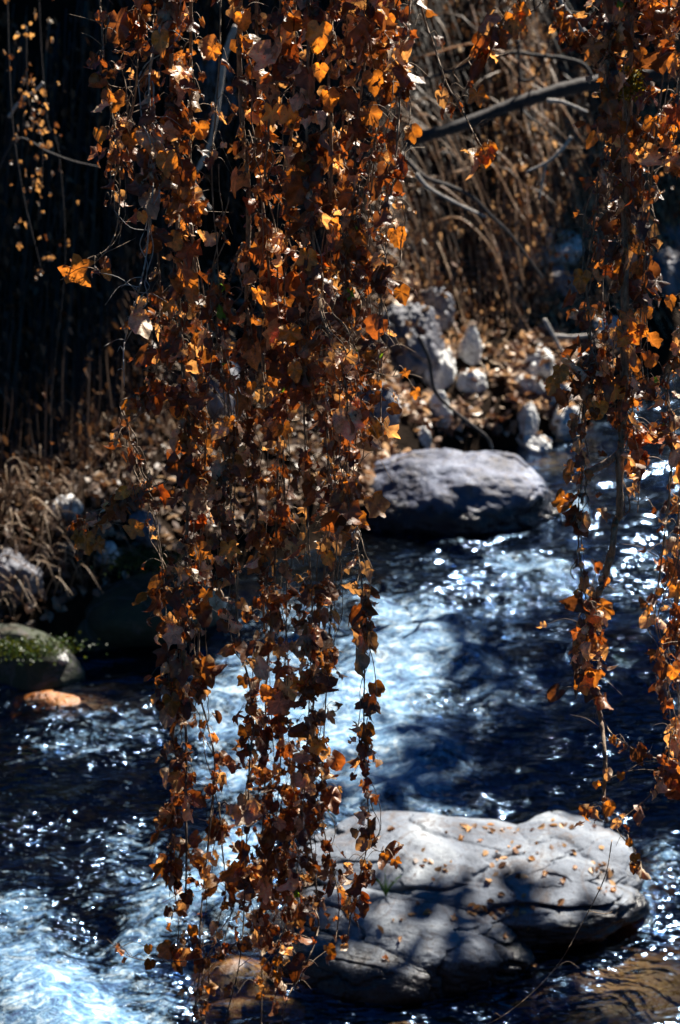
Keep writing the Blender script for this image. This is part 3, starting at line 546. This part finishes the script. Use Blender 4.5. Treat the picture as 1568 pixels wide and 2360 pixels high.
main = [
 ([(668, 1720), (672, 1850), (660, 1960), (668, 2060), (655, 2150), (640, 2230), (634, 2300)], 3.84, A*1.7, 40, .0026, 'dense dark tangle of leaves low in the curtain behind the other vines', [(1720, .5), (1900, 1), (2100, 1.), (2160, .4), (2300, .15)], [(640, 2260, 46, 0, 1, .6)], 0),
 ([(505, 1850), (512, 1950), (520, 2050), (500, 2140), (485, 2220), (478, 2300), (470, 2380)], 3.80, A*1.1, 30, .0024, 'lowest thin vine touching the bottom edge over the golden stone', [(1850, .6), (2000, 1.2), (2100, .8), (2200, .3)], [], 0),
 ([(225, -60), (232, 20), (236, 75), (240, 140), (250, 225), (265, 300), (275, 375), (275, 475), (265, 540), (235, 590), (190, 622), (140, 645)], 3.55, A, 26, .0028, 'leftmost ivy vine, ending in a small twig with green leaflets over the dark bank', [(0, 1.1), (430, 1), (500, .3), (700, .25)], [(230, 320, 40, .1, 1, .8), (245, 640, 34, .4, 1, 1.)], 1),
 ([(330, -60), (320, 60), (314, 200), (300, 280), (285, 340), (262, 420), (255, 470)], 3.65, A, 24, .0026, 'short leafy vine at top left that stops beside the leftmost vine', None, [(300, 335, 44, 0, 1, .8)], 1),
 ([(388, -60), (375, 40), (360, 100), (345, 165), (345, 250), (350, 340), (352, 450), (345, 500), (338, 585), (325, 650), (310, 705), (295, 755), (285, 810), (287, 890)], 3.5, A, 20, .0030, 'vine with a long bare sunlit white stem at the left edge of the curtain', [(0, 1.3), (420, 1.1), (450, .15), (560, .5), (640, .15), (900, .1)], [(385, 390, 62, .05, 1, 1.1), (370, 110, 60, .1, 1, 1.3), (328, 507, 32, .2, 1, 1.6)], 1),
 ([(415, -60), (405, 40), (397, 85), (395, 150), (398, 215), (405, 290), (408, 350), (410, 470), (410, 590), (415, 750), (425, 870), (435, 990), (435, 1090), (432, 1180), (430, 1280), (425, 1450), (422, 1580), (430, 1720), (428, 1850), (430, 1960), (428, 2060)], 3.6, A*1.25, 22, .0062, 'thick stemmed full length ivy vine near the left side of the main curtain', None, [(390, 720, 50, .1, 1, 1.), (425, 455, 62, .1, 1, .9), (400, 570, 58, .6, 1, 1.2), (395, 1640, 70, .1, 1, .7), (442, 690, 50, .1, 1, .9)], 1),
 ([(362, 560), (368, 640), (372, 720), (362, 830), (345, 900), (305, 925), (292, 985), (300, 1060), (330, 1130), (362, 1220), (376, 1320), (385, 1450), (392, 1600), (405, 1750), (398, 1880), (396, 2000), (412, 2130), (402, 2210)], 3.68, A*1.15, 22, .0024, 'vine bulging out to the left at mid height, then running down the curtain edge', None, [(300, 950, 46, -.3, 1, .7), (410, 960, 46, .1, 1, 1.3)], 0),
 ([(440, -60), (440, 60), (440, 280), (436, 450), (450, 600), (466, 800), (474, 1000), (466, 1200), (460, 1400), (458, 1580), (475, 1655), (495, 1755), (486, 1880), (474, 2000), (462, 2120), (462, 2220), (452, 2300), (440, 2380)], 3.72, A, 20, .0040, 'long vine whose bare lower stem reaches the bottom edge over the golden stone', [(0, 1), (1400, .9), (1600, .55), (1900, .5), (2150, .35), (2250, .1)], [(460, 315, 56, .3, 1, 1.35), (475, 1380, 42, -.1, 1, 1.1), (445, 2160, 50, .2, 1, 1.)], 1),
 ([(508, -60), (508, 30), (505, 150), (496, 280), (488, 365), (492, 480), (500, 560), (506, 700), (512, 850), (520, 980), (515, 1100), (505, 1230), (500, 1330), (498, 1400)], 3.5, A*.8, 18, .0022, 'thin vine passing in front of the bent bluish white stick', [(0, .7), (300, .4), (520, .8), (1400, 1)], [(490, 130, 36, .3, 1, 1.2), (527, 1282, 60, .1, 1, 1.15)], 1),
 ([(560, 560), (547, 590), (530, 640), (518, 690), (505, 730), (502, 780), (512, 830), (525, 900), (530, 1100), (540, 1300), (552, 1480), (572, 1560), (585, 1640), (576, 1750), (572, 1860), (566, 2000), (560, 2150), (547, 2245), (530, 2310), (512, 2380)], 3.62, A*1.05, 20, .0036, 'vine slanting off the thick central stem, ending as a leaning bare stem at the bottom', [(560, .4), (850, .8), (1500, 1.2), (1560, .5), (1650, 1.3), (2100, 1.1), (2180, .3), (2260, .08)], [(530, 985, 42, .1, 1, 1.1), (565, 1700, 56, .1, 1, 1.3), (562, 1580, 44, .2, 1, 1.2), (548, 2010, 46, .2, 1, 1.5)], 0),
 ([(555, -60), (553, 60), (552, 150), (560, 300), (572, 425), (572, 590), (568, 690), (573, 740), (563, 830), (556, 890), (568, 940), (580, 1015), (585, 1090), (592, 1175), (602, 1300), (610, 1450)], 3.66, A*.8, 20, .0068, 'vine with the thickest woody stem down the middle of the main curtain', [(0, .6), (600, .7), (1000, 1), (1450, 1.2)], [(560, 60, 50, .1, 1, 1.1), (595, 690, 46, .3, 1, 1.5), (580, 900, 34, 0, 1, 1.)], 1),
 ([(592, -60), (592, 100), (596, 250), (600, 400), (618, 600), (628, 800), (640, 1000), (638, 1200), (628, 1400), (614, 1570), (612, 1770), (606, 1900), (604, 2050), (605, 2170), (602, 2380)], 3.78, A*1.1, 22, .0042, 'dark vine just right of the thickest stem, bare near the bottom edge', [(0, .8), (400, 1.1), (1500, 1.1), (1570, .4), (1640, 1.2), (2120, 1.2), (2190, .3), (2260, .08)], [(615, 280, 60, .1, 1, .7)], 0),
 ([(648, -60), (645, 50), (632, 160), (622, 235), (618, 330), (612, 410), (650, 440), (675, 480), (690, 510), (706, 560), (714, 640), (704, 760), (698, 830), (700, 910), (705, 1065), (712, 1250), (720, 1400), (716, 1530), (706, 1770), (694, 1900), (684, 2020), (690, 2100)], 3.52, A*1.05, 22, .0030, 'vine that kinks sharply right a fifth of the way down the main curtain', [(0, .7), (400, .6), (560, 1), (1500, 1.1), (2000, 1.1), (2100, .6)], [(628, 278, 56, 0, 1, 1.6), (665, 280, 58, .2, 1, 1.5), (668, 785, 60, .1, 1, 1.), (680, 870, 56, .2, 1, 1.2), (735, 1735, 52, 0, 1, 1.5)], 1),
 ([(682, -60), (680, 60), (676, 250), (662, 500), (655, 700), (650, 900), (655, 1100), (662, 1300), (658, 1500), (650, 1700), (640, 1850), (628, 2000), (622, 2090)], 3.74, A*1.2, 24, .0030, 'plain leafy vine between the thickest stem and the kinked vine', None, [(680, 425, 60, .2, 1, .9), (655, 1005, 50, .2, 1, .8)], 0),
 ([(712, -60), (712, 60), (710, 150), (706, 280), (715, 390), (720, 480), (725, 590), (735, 700), (760, 775), (785, 830), (800, 920), (800, 1050), (806, 1180), (822, 1255), (836, 1355), (846, 1405), (841, 1530), (839, 1680), (842, 1769), (849, 1870), (844, 1960), (829, 2020), (812, 2090), (800, 2170)], 3.48, A*.95, 17, .0034, 'vine whose lower end hangs apart over white rapids, right of the main curtain', [(0, 1), (1100, 1.1), (1380, .7), (1440, 1.1), (1500, .15), (1570, .2), (1580, 1.8), (1750, 1.6), (1800, .3), (2000, .8)], [(735, 100, 74, -.1, 1, 1.4), (738, 175, 44, 0, 1, 1.5), (708, 610, 58, 0, 1, 1.35), (865, 1600, 56, .3, 1, .7), (828, 1485, 42, -.1, 1, .7), (845, 1700, 60, 0, 1, .8), (808, 1125, 50, -.1, 1, 1.4), (838, 1815, 32, 0, 1, 1.2)], 1),
 ([(762, -60), (765, 100), (758, 200), (764, 400), (752, 600), (748, 800), (755, 1000), (758, 1200), (745, 1350), (737, 1430), (726, 1550), (722, 1630), (716, 1770), (712, 1900), (725, 2000), (735, 2100)], 3.66, A*1.15, 22, .0040, 'long vine with its lower stem over the left edge of the pale boulders', None, [(755, 1300, 50, .3, 1, 1.4), (760, 240, 52, .2, 1, 1.2), (690, 1590, 56, .1, 1, 1.2)], 1),
 ([(802, -60), (800, 60), (795, 150), (790, 300), (780, 450), (776, 620), (772, 750), (778, 900), (770, 1050), (774, 1200), (764, 1400), (752, 1600), (742, 1800), (745, 1900), (768, 2000), (782, 2090), (770, 2190)], 3.80, A*1.15, 22, .0034, 'rearmost vine near the right side, splitting into bare dark twigs over the boulders', [(0, 1), (1800, 1), (1950, .7), (2100, .6)], [(790, 1000, 72, .1, 1, .8)], 1),
 ([(852, -60), (850, 10), (845, 100), (835, 200), (822, 300), (816, 450), (805, 560), (797, 620), (800, 750), (812, 800), (822, 950), (815, 1080), (812, 1180), (826, 1230)], 3.58, A*1.1, 22, .0030, 'vine catching white highlights in the upper right of the main curtain', None, [(860, 200, 56, .1, 1, .9), (745, 380, 54, 0, 1, 1.2), (825, 1215, 60, 0, 1, 1.1)], 1),
 ([(875, -60), (872, 10), (860, 90), (868, 175), (864, 350), (850, 500), (846, 650), (850, 800), (858, 920), (866, 1000)], 3.7, A*1.2, 24, .0028, 'vine ending in a large brown leaf clump above the rounded grey boulder', None, [(895, 65, 50, .1, 1, 1.2), (868, 1000, 60, .1, 1, 1.)], 0),
 ([(912, -60), (908, 40), (906, 150), (916, 250), (905, 350), (900, 420), (890, 480)], 3.76, A*1.15, 22, .0024, 'short bushy vine at the top right corner of the main curtain', None, [(908, 210, 46, 0, 1, .8)], 0),
 ([(946, -60), (944, 40), (930, 125), (919, 280), (909, 400), (892, 510), (890, 590), (886, 640), (879, 680), (873, 780), (872, 850), (878, 900), (878, 965), (880, 990)], 3.54, A*.85, 24, .0026, 'rightmost vine of the main curtain, with one dark green leaf at its tip', [(0, .8), (300, 1.3), (430, .5), (560, .6), (700, 1), (800, .15), (1000, .3)], [(950, 320, 50, .2, 1, .7), (925, 690, 50, .3, 1, .8), (915, 560, 56, .3, 1, 1.2), (905, 955, 40, 1, .2, .2)], 1),
]
for i, (pts, dep, dn, sp, r, lab, prof, feat, gr) in enumerate(main):
    vine('hanging_vine', pts, dep, dn*1.15, sp, r, lab, GM, twigmat=M['palewood'] if i == 4 else None, profile=prof, featured=feat, green=3 if gr else 0, top=pts[0][1] < 0, twigs=16)  # sunlight on the one bare stem is put into a paler wood
right = [
 ([(1422, -60), (1412, 60), (1402, 150), (1396, 300), (1378, 420), (1366, 550), (1352, 650), (1362, 800), (1350, 900), (1340, 1000), (1342, 1100), (1334, 1160), (1334, 1250), (1342, 1330), (1355, 1400), (1358, 1450), (1345, 1520), (1328, 1610)], 3.45, A*1.2, 26, .0030, 'left edge vine of the right curtain, with a loose tail of leaves over blue water', [(0, 1.1), (950, 1.2), (1100, .7), (1350, .6), (1480, 1), (1620, 1)], [(1340, 660, 62, -.2, 1, .9), (1300, 1170, 62, -.3, 1, .7), (1380, 960, 56, 0, 1, 1.3), (1345, 1590, 62, .2, 1, 1.3), (1390, 1415, 56, .8, .6, 1.)], 1),
 ([(1455, -60), (1450, 100), (1446, 300), (1442, 600), (1438, 940), (1429, 1065), (1429, 1180), (1419, 1205), (1409, 1280), (1384, 1355), (1359, 1420), (1346, 1480), (1352, 1560), (1372, 1610), (1386, 1660), (1395, 1750), (1392, 1850), (1400, 1895)], 3.55, A*.9, 26, .0105, 'right curtain vine with a very thick brown stem thinning into a long tail', [(0, 1.2), (900, 1), (1000, .5), (1250, .4), (1500, .6), (1620, .1), (1830, .1), (1880, 3)], [(1440, 800, 64, .3, 1, 1.5), (1470, 780, 60, 0, 1, 1.3), (1405, 1875, 52, -.3, 1, 1.2), (1420, 920, 60, -.8, .6, 1.4)], 1),
 ([(1500, -60), (1492, 60), (1480, 150), (1466, 300), (1440, 450), (1428, 600), (1442, 700), (1452, 800), (1456, 900), (1462, 1000), (1474, 1100), (1470, 1180)], 3.62, A*1.25, 28, .0032, 'bushy middle vine of the right curtain stopping above the blue water', [(0, 1.1), (950, 1.1), (1050, .8), (1200, .6)], [(1485, 735, 46, 0, 1, 1.4), (1435, 630, 60, .1, 1, 1.)], 1),
 ([(1400, -60), (1388, 40), (1395, 120), (1420, 220), (1410, 350), (1400, 480), (1392, 600), (1390, 700), (1398, 800), (1392, 950)], 3.72, A*1.2, 26, .0028, 'rear vine behind the left half of the right curtain', None, [], 0),
 ([(1545, -60), (1540, 60), (1526, 200), (1508, 350), (1494, 500), (1482, 650), (1476, 760), (1482, 860), (1492, 930)], 3.56, A*1.15, 26, .0030, 'leafy vine holding a knot of greenish moss near the top of the right curtain', None, [(1505, 300, 56, .1, 1, .9), (1465, 590, 50, 0, 1, 1.)], 1),
 ([(1580, -60), (1572, 100), (1562, 250), (1550, 350), (1540, 380)], 3.5, A*1.2, 28, .0030, 'short vine in the top right corner of the frame', None, [(1540, 320, 56, .2, 1, 1.1)], 0),
 ([(1600, 700), (1560, 820), (1540, 880), (1545, 980), (1548, 1100), (1530, 1250), (1518, 1350), (1510, 1430), (1528, 1500), (1538, 1560), (1546, 1680), (1540, 1760)], 3.5, A*.75, 18, .0028, 'thin vine along the right frame edge with bleached white leaves near its lower end', [(700, 1), (1000, 1), (1060, .3), (1400, .5), (1470, 1.8), (1600, 1.7), (1700, 1)], [(1545, 705, 40, .2, 1, .8), (1552, 1560, 44, 0, 1, 1.9), (1520, 1370, 26, .2, 1, 1.), (1497, 1410, 24, 0, 1, 1.5)], 1),
 ([(1600, 950), (1572, 1100), (1562, 1250), (1556, 1400), (1562, 1520), (1565, 1650), (1560, 1750), (1555, 1800)], 3.66, A*1.1, 20, .0030, 'dark vine half cut off by the right frame edge, lower half', None, [(1558, 1380, 64, .1, 1, 1.1)], 0),
]
for i, (pts, dep, dn, sp, r, lab, prof, feat, gr) in enumerate(right):
    o = vine('hanging_vine', pts, dep, dn*1.1, sp, r, lab, GR, profile=prof, featured=feat, green=3 if gr else 0, top=pts[0][1] < 0, twigs=12)
    if i == 1:
        mb = MB(); mb.tube(smooth_line([atY(1432, 1040, 3.54), atY(1395, 1068, 3.5), atY(1350, 1090, 3.47)], 5), .0085, .008, 8, rough=.1)
        mb.build('side_branch', M['stem'], o, origin=np.array(o.location))
    if i == 4:
        mb = MB(); c = atY(1445, 192, 3.46); n = 500; q = c+np.clip(rng.normal(0, 1, (n, 3)), -2, 2)*[.016, .012, .016]
        flakes(mb, q, rng.uniform(.004, .009, n), rng.normal(size=(n, 3)), brown(n, (.06, .09, .01), (.25, .24, .03)), 1.2); mb.build('moss_knot', M['green'], o, smooth=False, origin=np.array(o.location))
sprays = [
 ([(962, -60), (975, 30), (999, 100), (1029, 190), (1064, 250), (1089, 300), (1109, 335), (1122, 350)], 3.5, .018, 12, .0024, 'nearly bare slanting vine ending in one crumpled brown leaf ball', [(0, .3), (180, .4), (330, 1)], [(1124, 370, 52, 0, 1, .8), (1100, 235, 50, .2, 1, .9), (1128, 355, 46, .4, 1, .7), (1112, 372, 44, -.4, 1, .7)], 0, True),
 ([(1225, -60), (1205, 20), (1165, 40), (1120, 88), (1108, 130), (1082, 185), (1062, 225), (1050, 250)], 3.56, A*1.1, 16, .0020, 'bent spray with big orange leaves at the top between the two curtains', [(0, .8), (60, .4), (130, 1), (250, 1.)], [(1185, 75, 66, 0, 1, .9), (1200, 40, 50, .3, 1, 1.3), (1160, 90, 54, 0, 1, .7)], 1, True),
 ([(1262, -60), (1285, 30), (1300, 60), (1330, 95), (1352, 120)], 3.62, A*1.1, 22, .0020, 'small dim leafy spray left of the top of the right curtain', None, [(1300, 60, 50, 0, 1, .6)], 0, True),
 ([(1372, 835), (1340, 842), (1300, 852), (1270, 880), (1258, 905)], 3.42, A*1.3, 16, .0016, 'side shoot with brown leaves reaching left from the right curtain', None, [(1275, 900, 52, -.4, 1, 1.1), (1292, 870, 48, .1, 1, 1.)], 0, False),
 ([(350, 1110), (330, 1130), (290, 1145), (262, 1165), (235, 1190), (205, 1215), (180, 1240)], 3.5, A*1.1, 14, .0018, 'side shoot reaching left over the grassy bank with a drooping leaf bunch', [(0, .8)], [(285, 1150, 46, -.6, .4, 1.3), (200, 1265, 64, .1, 1, .8), (305, 1235, 58, .7, .5, 1.), (180, 1250, 48, -.3, 1, .7), (225, 1265, 44, .3, 1, .6)], 0, False),
 ([(560, 2155), (530, 2185), (500, 2199), (430, 2214), (350, 2214), (300, 2204), (270, 2184), (248, 2164)], 3.55, .02, 12, .0018, 'thin horizontal twig with yellow green blotched leaves over white water', [(0, 1)], [(342, 2195, 34, 0, 1, 1.6), (345, 2235, 44, -.3, 1, .7)], 1, False),
 ([(720, 2080), (735, 2130), (715, 2200), (690, 2240), (668, 2290), (655, 2330), (650, 2380)], 3.6, .02, 12, .0024, 'forked bare dark twig hanging in front of the pale slab', None, [(760, 2200, 44, .6, 1, .8), (640, 2225, 40, 0, 1, .9)], 0, False),
 ([(1000, 0), (990, 3)], 3.5, 0, 1, .001, '', None, [], 0, False),
 ([(1386, 1650), (1410, 1690), (1440, 1712), (1475, 1735), (1505, 1745), (1535, 1757), (1525, 1800), (1480, 1850), (1430, 1890), (1420, 1905), (1440, 1935), (1462, 1955), (1470, 1990)], 3.52, .03, 9, .0020, 'looping twig with white patches joining the two tails at lower right', [(0, .3), (1760, .8), (1900, 1.5)], [(1412, 1712, 30, .3, 1, .7), (1432, 1795, 28, 0, .5, .7), (1375, 1815, 28, 0, 1, 1.7), (1465, 1985, 34, 0, 1, .9), (1450, 1950, 30, .3, 1, 1.)], 0, False),
 ([(1411, 1935), (1398, 2010), (1370, 2075), (1335, 2140), (1295, 2210), (1235, 2280), (1160, 2340), (1090, 2375)], 3.5, 0, 1, .0014, 'long bare curved tendril sweeping to the bottom edge in front of the dark water', None, [], 0, False),
 ([(845, 1930), (852, 1948), (880, 1962), (912, 1950)], 3.46, .02, 8, .0013, 'tiny hooked twig with hanging leaves in front of the largest pale boulder', None, [(912, 1995, 34, .1, 1, .9), (888, 1980, 30, 0, 1, .8)], 0, False),
 ([(790, 815), (830, 840), (880, 862), (930, 868), (955, 850)], 3.45, 0, 8, .0010, 'thin tendril carrying small leaves to the right of the curtain at mid height', None, [(935, 868, 28, -.4, .6, 1.), (958, 912, 34, 0, 1, 1.)], 0, False),
]
for pts, dep, dn, sp, r, lab, prof, feat, gr, top in sprays:
    if lab: vine('ivy_spray', pts, dep, dn, sp, r, lab, GC, 'ivy spray', prof, feat, green=3 if gr else 0, top=top, twigs=3)
# far sunlit vines at the left
for pts, yy, lab, dn in [([(15, -40), (22, 180), (30, 300), (45, 400), (60, 480), (80, 560), (95, 620)], 7.2, 'far blurred vine with pale sunlit leaves at the upper left edge', .016), ([(60, 60), (62, 200), (75, 270), (92, 300), (98, 380), (88, 500)], 7.4, 'short far vine with white leaves right of the blurred edge vine', .05),
        ([(88, -40), (95, 120), (104, 230), (112, 290), (135, 350), (150, 600), (120, 900), (118, 1080)], 8.2, 'very dim long vine in the dark left background', .012), ([(1560, -40), (1566, 150), (1550, 300), (1540, 420)], 7.5, 'far pale vine behind the upper right corner', .05)]:
    k = yy/3.6; P2 = smooth_line(pts, 6); P = np.array([atY(a, b, yy) for a, b in P2]); o = P[0].copy(); root = empty('far_vine', o, lab, 'vine', 'far hanging vines'); st = MB(); st.tube(P, .004, .002, 5); lf = MB()
    for i in range(int(len(P2)*dn*42)):
        p = P[rng.integers(0, len(P))]+rng.normal(0, .03, 3); leaf(lf, p, np.array([rng.normal(0, .4), rng.normal(0, .4), -1]), rng.normal(0, 1, 3)+[0, -.5, .4], rng.uniform(.02, .045), brown(1, (.10, .05, .03), (.55, .46, .34), 1.5)[0])
    st.build('stem', M['bark'], root, origin=o); lf.build('leaves', M['leaf'], root, origin=o)
# ------------------------------------------------------------------ dead leaves lying on the pale boulders, grass tuft
deps = None
def cast_down(x, y):
    bpy.context.view_layer.update(); ok, loc, nor, *_ = SC.ray_cast(bpy.context.evaluated_depsgraph_get(), Vector((x, y, 1.4)), Vector((0, 0, -1))); return (loc, nor) if ok else (Vector((x, y, .1)), Vector((0, 0, 1)))
for px, py in [(1065, 1895), (1110, 1898), (1190, 1915), (1300, 1985), (1330, 1955), (1260, 1970), (1000, 1985), (985, 1992), (1170, 2075), (1240, 2080), (925, 2098), (1420, 1990), (1400, 2000), (1050, 2060), (1225, 2050), (890, 2125)]:
    c = atZ(px, py, .28); loc, nor = cast_down(c[0], c[1]); mb = MB()
    leaf(mb, np.array(loc)+[0, 0, .008], np.array([rng.normal(), rng.normal(), .1]), np.array(nor)+rng.normal(0, .2, 3), rng.uniform(.02, .04), np.array([.4, .19, .05]))
    tag(mb.build('fallen_leaf', M['leaf'], origin=loc), 'small dead orange leaf lying on the pale foreground boulders', 'leaf', 'dead leaves on the foreground boulders')
bpy.context.view_layer.update(); dg_ = bpy.context.evaluated_depsgraph_get(); mb = MB(); Q = []; Nn = []
for cx, cy, sx, sy, k in [(1180, 1990, 30, 30, 40), (1150, 2070, 50, 8, 40), (1000, 1990, 30, 12, 22), (1300, 1960, 60, 20, 18), (940, 2100, 80, 20, 14), (1180, 1905, 90, 5, 50), (1400, 2000, 25, 20, 30)]:
    for j in range(k//2):
        c = atZ(rng.normal(cx, sx), rng.normal(cy, sy), .2); ok, l_, n_, *_ = SC.ray_cast(dg_, Vector((c[0], c[1], 1.4)), Vector((0, 0, -1)))
        if ok and l_[2] > .08: Q.append(np.array(l_)+[0, 0, .004]); Nn.append(np.array(n_)+rng.normal(0, .3, 3))
flakes(mb, np.array(Q), rng.uniform(.008, .028, len(Q)), np.array(Nn), brown(len(Q), (.08, .03, .015), (.6, .35, .16), 1.3), 1.6)
tag(mb.build('leaf_crumbs', M['flake'], smooth=False), 'crumbs of dead leaves caught in the hollows of the foreground boulders', 'leaf crumbs', kind='stuff')
c = atZ(890, 2025, .25); loc, nor = cast_down(c[0], c[1]); mb = MB()
for i in range(26):
    a = rng.uniform(0, 6.28); l = rng.uniform(.05, .12); e = np.array([math.cos(a), math.sin(a)*.6, 0])*l*.6
    mb.tube(smooth_line([np.array(loc), np.array(loc)+e*.5+[0, 0, l*.7], np.array(loc)+e+[0, 0, l]], 4), .0022, .0006, 3, (.10, .28, .03))
tag(mb.build('grass_tuft', M['green'], origin=loc), 'small green grass tuft in a crack of the pale foreground boulders', 'grass tuft')
# ------------------------------------------------------------------ bough; unseen trees added for shade and dark reflections
M['treeleaf'] = leaf_material('tree_leaf', .25, .3, blotch=False)
def crown_mesh(mb, c, rad, n, size):
    d = rng.normal(size=(n, 3)); d /= np.linalg.norm(d, axis=1)[:, None]; q = c+d*(rng.random((n, 1))**.33)*rad
    flakes(mb, q, rng.uniform(size*.6, size*1.3, n), rng.normal(size=(n, 3))+[0, 0, .6], brown(n, (.03, .05, .01), (.09, .11, .03)), 1.5)
bough = MB(); bough.tube(smooth_line([(-3.2, 4.3, 3.6), (-2.2, 3.9, 4.2), (-1, 3.74, 4.26), (0, 3.72, 4.22), (1.2, 3.72, 4.24), (2.2, 3.8, 4.5), (3.2, 4.0, 5.)], 8), .055, .035, 10, rough=.1)
tag(bough.build('bough', M['bark']), 'stout bough above the picture from which the ivy curtains hang', 'bough')
def shade_tree(base, clumps, lab):  # added tree; its leaf clumps sit sunward of the areas to be shaded
    o = np.array(base, float); root = empty('added_shade_tree', o, lab, 'tree', 'unseen trees added for shade')
    t = MB(); topz = max(c[0][2] for c in clumps); t.tube(smooth_line([o, o+[.1, .1, topz*.5], o+[.3, -.1, topz*.85]], 6), .18, .08, 10, rough=.08); t.build('trunk', M['bark'], root, origin=o)
    lb = MB(); cr = MB()
    for c, rad, n, s in clumps:
        c = np.array(c); lb.tube(smooth_line([o+[.1, .1, topz*.55], (o+c)/2+[0, 0, topz*.35], c], 6), .06, .02, 6); crown_mesh(cr, c, np.array(rad), n, s)
    lb.build('limb', M['bark'], root, origin=o); cr.build('crown', M['treeleaf'], root, smooth=False, origin=o)
def up(px, py, z, t): return atZ(px, py, z)+SD*t
def upY(px, py, y, t): return atY(px, py, y)+SD*t
shade_tree((-5.2, 10.5, 0), [(upY(150, 500, 11.5, 6), (1.5, 1.5, 1.0), 2200, .13), (upY(150, 1000, 10.5, 7), (1.3, 1.2, .8), 1500, .13), (upY(420, 500, 12, 6), (.9, 1.3, .8), 1300, .13), (up(300, 1430, .1, 8), (.6, .5, .3), 420, .12), (upY(60, 300, 12.5, 7), (1.6, 1.3, 1.2), 2400, .13), (upY(150, 100, 11, 6), (1.4, 1.0, .8), 1800, .13)], 'unseen tree added to shade the left slope and bank')
shade_tree((6.5, 9.5, 1.0), [(up(1400, 1530, 0, 9), (.9, .8, .5), 420, .12), (up(950, 2200, .1, 9), (.8, .35, .25), 200, .09), (up(1350, 1800, 0, 9), (1.2, .7, .4), 500, .12), (upY(560, 1950, 3.6, 5), (.42, .5, .5), 150, .07), (upY(600, 1400, 3.6, 5.5), (.40, .35, .35), 80, .07), (upY(620, 700, 3.6, 5.2), (.42, .4, .4), 45, .06), (upY(1450, 500, 3.6, 4.6), (.20, .4, .5), 70, .07)], 'unseen tree added to dapple the stream and ivy curtains with shade')
for i, (tx, ty, th) in enumerate([(-7, 21, 7), (-3, 22, 7.5), (1, 23, 7), (5, 22.5, 6.5), (9, 24, 7.5), (-11, 20, 7), (13, 23, 7), (4.5, 19.5, 4), (7.5, 18.5, 4.5)]):  # unseen trees added so flat water mirrors dark crowns, not pale sky
    o = np.array([tx, ty, float(hgt(np.array([tx]), np.array([ty]))[0])-.1]); root = empty('tree', o, ['first', 'second', 'third', 'fourth', 'fifth', 'sixth', 'seventh', 'eighth', 'ninth'][i]+' dark green tree added unseen on the slope top for dark water reflections', 'tree', 'added unseen trees along the slope top')
    t = MB(); t.tube(smooth_line([o, o+[.1, 0, th*.4], o+[-.1, .1, th*.85]], 6), .2, .05, 8, rough=.08); t.build('trunk', M['bark'], root, origin=o)
    cr = MB()
    for k in range(9): crown_mesh(cr, o+np.array([rng.normal(0, 1.2), rng.normal(0, 1.), th*rng.uniform(.12, .85)]), np.array([1.2, 1.1, 1.2]), 260, .26)
    cr.build('crown', M['treeleaf'], root, smooth=False, origin=o)
